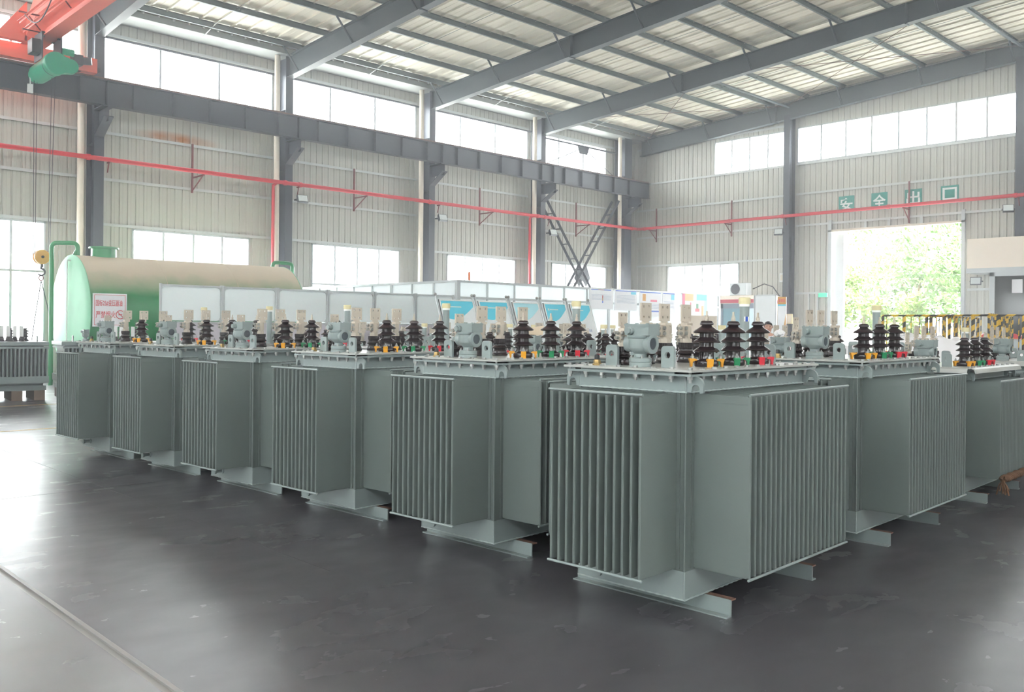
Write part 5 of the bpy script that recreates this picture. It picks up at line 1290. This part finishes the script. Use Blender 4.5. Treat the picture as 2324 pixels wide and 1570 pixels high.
# ------------------------------------------------------------------ white plastic film over stored units at right
def heap(cx, cy, sx, sy, h, rz, label, seed, slope=0.0):
    rnd = random.Random(seed); n = 26; b = MB(); vs = []
    ph = [(rnd.uniform(2, 9), rnd.uniform(2, 9), rnd.uniform(0, 6)) for _ in range(6)]
    for j in range(n + 1):
        for i in range(n + 1):
            u, v = i / n * 2 - 1, j / n * 2 - 1
            e_ = max(abs(u), abs(v)); fall = 1 - max(0, (e_ - 0.72) / 0.28) ** 1.4
            wv = sum(math.sin(a * u * 2 + c_) * math.sin(d * v * 2 - c_) for a, d, c_ in ph) / 6
            k = 1 + (0.1 * wv if e_ > 0.7 else 0)
            vs.append((u * sx * k, v * sy * k, max(0.012, h * fall * (1 + slope * u) + 0.09 * wv * (0.3 + fall))))
    b.add(vs, [(j * (n + 1) + i, j * (n + 1) + i + 1, (j + 1) * (n + 1) + i + 1, (j + 1) * (n + 1) + i) for j in range(n) for i in range(n)])
    o = b.build('plastic_sheet', FILM, smooth=80); o.location = (cx, cy, 0); o.rotation_euler = (0, 0, rz)
    tag(o, label, 'plastic sheet', 'white plastic film over stored units')
heap(15.6, 5.9, 0.8, 0.75, 1.46, R(-60), 'white plastic film rising to a ridge before the safety fences', 1, -0.05)
heap(16.4, 3.9, 1.4, 0.8, 1.2, R(-50), 'low white plastic film at the right, under the safety fence', 2)
heap(15.2, 7.75, 0.95, 0.7, 1.28, R(-40), 'white plastic film just right of the doorway jamb, behind brown bushings', 3)
heap(14.4, 9.3, 0.7, 0.65, 1.42, R(-30), 'crumpled white plastic film beside the standing worker', 4)

# ------------------------------------------------------------------ standing worker
def skin_obj(name, pts, edges, radii, mt, parent, root=0, sub=2):
    me = bpy.data.meshes.new(name); me.from_pydata(pts, edges, []); me.materials.append(mt)
    o = bpy.data.objects.new(name, me); COL.objects.link(o); o.parent = parent
    sk = o.modifiers.new('skin', 'SKIN'); sk.use_smooth_shade = True
    lay = me.skin_vertices[0] if me.skin_vertices else None
    if lay is None:
        bpy.context.view_layer.objects.active = o; bpy.ops.mesh.customdata_skin_add(); lay = me.skin_vertices[0]
    for i, r in enumerate(radii): lay.data[i].radius = (r, r) if not isinstance(r, tuple) else r
    lay.data[root].use_root = True
    ss = o.modifiers.new('sub', 'SUBSURF'); ss.levels = sub; ss.render_levels = sub
    return o
t = thing('person', 'worker in a white shirt standing with head bowed beside the white screen', 'person', (18.0, 10.4, 0), R(215))
# +x is where the person faces
P = [(0, 0, 0.95), (0, 0, 1.12), (0.01, 0, 1.3), (0.015, 0, 1.43), (0.03, 0, 1.5), (0.055, 0, 1.58), (0.07, 0, 1.655), (0.075, 0, 1.7)]
E_ = [(0, 1), (1, 2), (2, 3), (3, 4), (4, 5), (5, 6), (6, 7)]; RR = [0.13, 0.125, (0.15, 0.12), (0.12, 0.1), 0.055, 0.085, 0.095, 0.06]
def chain(start, pts, rs):
    prev = start
    for p, r in zip(pts, rs): P.append(p); RR.append(r); E_.append((prev, len(P) - 1)); prev = len(P) - 1
    return prev
for s in (-1, 1):
    chain(0, [(0, s * 0.1, 0.86), (0.01, s * 0.11, 0.5), (-0.01, s * 0.11, 0.09), (0.13, s * 0.125, 0.045)], [0.095, 0.062, 0.042, 0.04])
    wr = chain(3, [(0.0, s * 0.19, 1.4), (-0.01, s * 0.23, 1.13), (0.2, s * 0.17, 1.05), (0.27, s * 0.14, 1.06)], [0.058, 0.045, 0.032, 0.034])
    for k, (dy, L) in enumerate(((-0.03, 0.075), (-0.01, 0.085), (0.01, 0.08), (0.028, 0.062))):
        chain(wr, [(0.3, s * 0.14 + dy, 1.06), (0.3 + L * 0.55, s * 0.14 + dy, 1.045), (0.3 + L, s * 0.14 + dy, 1.02)], [0.011, 0.009, 0.008])
    chain(wr, [(0.27, s * 0.1, 1.06), (0.31, s * 0.085, 1.045)], [0.012, 0.009])
skin_obj('body', P, E_, RR, SKIN, t)
SP = [(0, 0, 0.9), (0, 0, 1.0), (0, 0, 1.15), (0.01, 0, 1.32), (0.015, 0, 1.42), (0.02, 0, 1.47)]; SE = [(i, i + 1) for i in range(5)]; SR = [0.16, 0.155, 0.15, (0.175, 0.145), (0.14, 0.12), 0.07]
for s in (-1, 1):
    k = len(SP); SP += [(0.0, s * 0.2, 1.405), (-0.01, s * 0.235, 1.2)]; SR += [0.078, 0.064]; SE += [(4, k), (k, k + 1)]
skin_obj('shirt', SP, SE, SR, SHIRT, t)
TP = [(0, 0, 0.96)]; TE = []; TRr = [0.15]
for s in (-1, 1):
    k = len(TP); TP += [(0, s * 0.1, 0.84), (0.01, s * 0.11, 0.5), (-0.01, s * 0.11, 0.1)]; TRr += [0.11, 0.08, 0.068]; TE += [(0, k), (k, k + 1), (k + 1, k + 2)]
skin_obj('trousers', TP, TE, TRr, TROUS, t)
for s in (-1, 1):
    b = MB(); b.sphere((0.05, s * 0.118, 0.045), 0.05, 12, sc=(2.6, 0.95, 0.9)); b.build('shoe', BLACK, t)
b = MB(); b.sphere((0.05, 0, 1.655), 0.108, 16, sc=(0.98, 0.9, 1.02)); b.v = [(x, y, z) if not (x > 0.09 and z < 1.70) else (0.07, y * 0.9, z) for x, y, z in b.v]; b.build('hair', HAIR, t)
b = MB(); b.prism([(0.16, 1.61), (0.19, 1.605), (0.155, 1.66)], 'y', -0.014, 0.014, SKIN); b.build('nose', None, t)
for s in (-1, 1):
    MB().sphere((0.157, s * 0.034, 1.655), 0.011, 8).build('eye', BLACK, t); MB().sphere((0.07, s * 0.098, 1.635), 0.03, 8, sc=(0.7, 0.35, 1)).build('ear', SKIN, t)
MB().box(0.15, 0.165, -0.022, 0.022, 1.572, 1.58).build('mouth', mat('lips', (176, 104, 96), 0.5), t)

# ------------------------------------------------------------------ things lying on the transformers
t = MB(); t.prism([(-0.1, 0.005), (0.1, 0.0), (0.115, 0.1), (-0.1, 0.07)], 'y', -0.004, 0.004); o = t.build('cardboard_piece', CARD, smooth=0)
rx = 7.27 + math.cos(R(2.8)) * -0.6 - math.sin(R(2.8)) * 0.01; ry = 6.62 + math.sin(R(2.8)) * -0.6 + math.cos(R(2.8)) * 0.01
o.location = (rx, ry - 0.02, 1.5115); o.rotation_euler = (R(-12), 0, R(-38)); tag(o, 'torn piece of cardboard leaning on a gas relay behind the left row', 'cardboard')
# coir rope along the foot of the fins of the low transformer at right
rnd = random.Random(5); b = MB(); ca_, sa_ = math.cos(R(2.0)), math.sin(R(2.0))
def wl_(x, y, z): return (9.43 + ca_ * x - sa_ * y, 3.43 + sa_ * x + ca_ * y, z)
for k in range(3):
    pts = []
    for i in range(140):
        x = -0.64 + 1.26 * i / 139; a = i * 0.55 + k * 2.09; pts.append(wl_(x, -0.685 + 0.018 * math.cos(a), 0.255 + 0.006 * math.sin(i * 0.3) + 0.018 * math.sin(a)))
    b.tube(pts, 0.017, 7)
o = b.build('coir_rope', COIR); 
tag(o, 'thick brown coir rope tied along the bottom of fins at right', 'rope')
b = MB()
for k in range(14):
    a = rnd.uniform(0, 6.28); p = wl_(-0.64, -0.685, 0.25); b.tube([p, (p[0] + 0.03 * math.cos(a), p[1] + 0.03 * math.sin(a), p[2] - 0.05), (p[0] + 0.05 * math.cos(a), p[1] + 0.05 * math.sin(a), p[2] - rnd.uniform(0.08, 0.14))], 0.007, 5)
q = b.build('frayed_end', COIR, o)
# crumpled film bags on two relays behind the left row
for i, (x, y, a_, lb) in enumerate(((7.12, 9.75, 3.2, 'crumpled clear plastic bag on the relay behind the fifth unit'), (9.55, 5.05, 2.5, 'crumpled white plastic bag on a relay right of the nearest unit'))):
    rnd = random.Random(20 + i); b = MB(); b.sphere((0, 0, 0.035), 0.06, 14, sc=(1.2, 0.8, 0.6)); b.v = [(p + rnd.uniform(-0.01, 0.01), q_ + rnd.uniform(-0.01, 0.01), max(0, r + rnd.uniform(-0.01, 0.015))) for p, q_, r in b.v]
    o = b.build('plastic_bag', FILM, smooth=0); o.location = (x - 0.6, y - 0.02, 1.5115); tag(o, lb, 'bag')

# ------------------------------------------------------------------ outdoors beyond the doorway and windows
g = MB().box(-80, 140, -80, 140, -0.24, -0.22).build('ground', PAVE, smooth=0); struct(g)
lw = MB().box(46, 90, 8, 60, -0.22, -0.19).build('lawn', LAWN, smooth=0); lw['kind'] = 'structure'
def tree(x, y, h, r, label, seed, lm, dens=1500, fork=True):
    rnd = random.Random(seed); t = thing('tree', label, 'tree', (x, y, -0.2), 0, 'trees outside the doorway')
    b = MB(); th = h * 0.36
    b.tube([(0, 0, 0), (0.05, 0.02, th * 0.5), (0, 0, th)], [0.2, 0.15, 0.14], 10)
    for k in range(5):
        a = 2 * PI * k / 5 + rnd.uniform(-0.3, 0.3); b.tube([(0, 0, th * rnd.uniform(0.6, 1)), (r * 0.25 * math.cos(a), r * 0.25 * math.sin(a), th * 1.35), (r * 0.55 * math.cos(a), r * 0.55 * math.sin(a), h * 0.72)], [0.1, 0.07, 0.03], 7)
    b.build('trunk', BARK, t)
    b = MB(); blobs = []
    for k in range(26):
        a = rnd.uniform(0, 2 * PI); rr = r * math.sqrt(rnd.random()) * 0.8; z = h * rnd.uniform(0.36, 0.92); blobs.append((rr * math.cos(a), rr * math.sin(a), z, r * rnd.uniform(0.22, 0.4)))
    vs = []; fs = []
    for i in range(dens):
        c = rnd.choice(blobs); d = Vector((rnd.gauss(0, 1), rnd.gauss(0, 1), rnd.gauss(0, 1))).normalized() * c[3] * rnd.uniform(0.6, 1.05)
        p = Vector(c[:3]) + d; s = rnd.uniform(0.1, 0.2); a = Vector((rnd.gauss(0, 1), rnd.gauss(0, 1), rnd.gauss(0, 1))).normalized(); q_ = a.orthogonal().normalized()
        n0 = len(vs); vs += [p - a * s, p + q_ * s * 0.5, p + a * s, p - q_ * s * 0.5]; fs.append((n0, n0 + 1, n0 + 2, n0 + 3))
    b.add(vs, fs); b.build('crown', lm, t, smooth=0)
tree(45.5, 22.6, 5.6, 2.3, 'light green forked tree at the left side of the doorway view', 1, LEAF, 2600)
tree(50.0, 20.0, 9.0, 3.6, 'tall green tree in the middle of the doorway view', 2, LEAF2, 4200)
tree(48.5, 17.0, 6.0, 2.6, 'round green tree at the right side of the doorway view', 3, LEAF2, 3200)
tree(56.0, 25.5, 10.5, 4.2, 'tall tree farther off, upper left of the doorway view', 4, LEAF, 4200)
tree(57.0, 20.8, 11.5, 4.5, 'tallest tree far behind the middle of the doorway view', 5, LEAF, 4500)
tree(46.8, 19.6, 3.6, 1.9, 'low bushy tree in front, centre of the doorway view', 6, LEAF, 2600)
b = MB(); 
o = MB().box(44.0, 44.25, 12, 30, -0.22, 0.12).build('kerb', mat('kerb stone', (200, 198, 192), 0.8), smooth=0); tag(o, 'pale kerb stone line outside the doorway', 'kerb')
# sun lamp added high behind the camera to brighten the trees outside
sd = bpy.data.lights.new('sun', 'SUN'); sd.energy = 5.0; sd.angle = R(3); sd.color = (1, 0.97, 0.92)
so = bpy.data.objects.new('sun', sd); COL.objects.link(so); so.rotation_euler = Vector((0.25, 0.32, -1)).to_track_quat('-Z', 'Y').to_euler(); so.location = (0, 0, 30)
# ------------------------------------------------------------------ thin scatter volume added in the hall to imitate veiling lens glare
hm = bpy.data.materials.new('lens glare scatter'); hm.use_nodes = True; nt = hm.node_tree
for n in list(nt.nodes): nt.nodes.remove(n)
out = nt.nodes.new('ShaderNodeOutputMaterial'); vsc = nt.nodes.new('ShaderNodeVolumeScatter')
vsc.inputs['Density'].default_value = 0.011; vsc.inputs['Anisotropy'].default_value = 0.65
nt.links.new(vsc.outputs[0], out.inputs['Volume'])
hz = MB().box(XB + 0.1, XE - 0.15, YB + 0.1, YW - 0.15, 0.02, 10.3).build('glare_volume', hm, smooth=0); hz['kind'] = 'stuff'
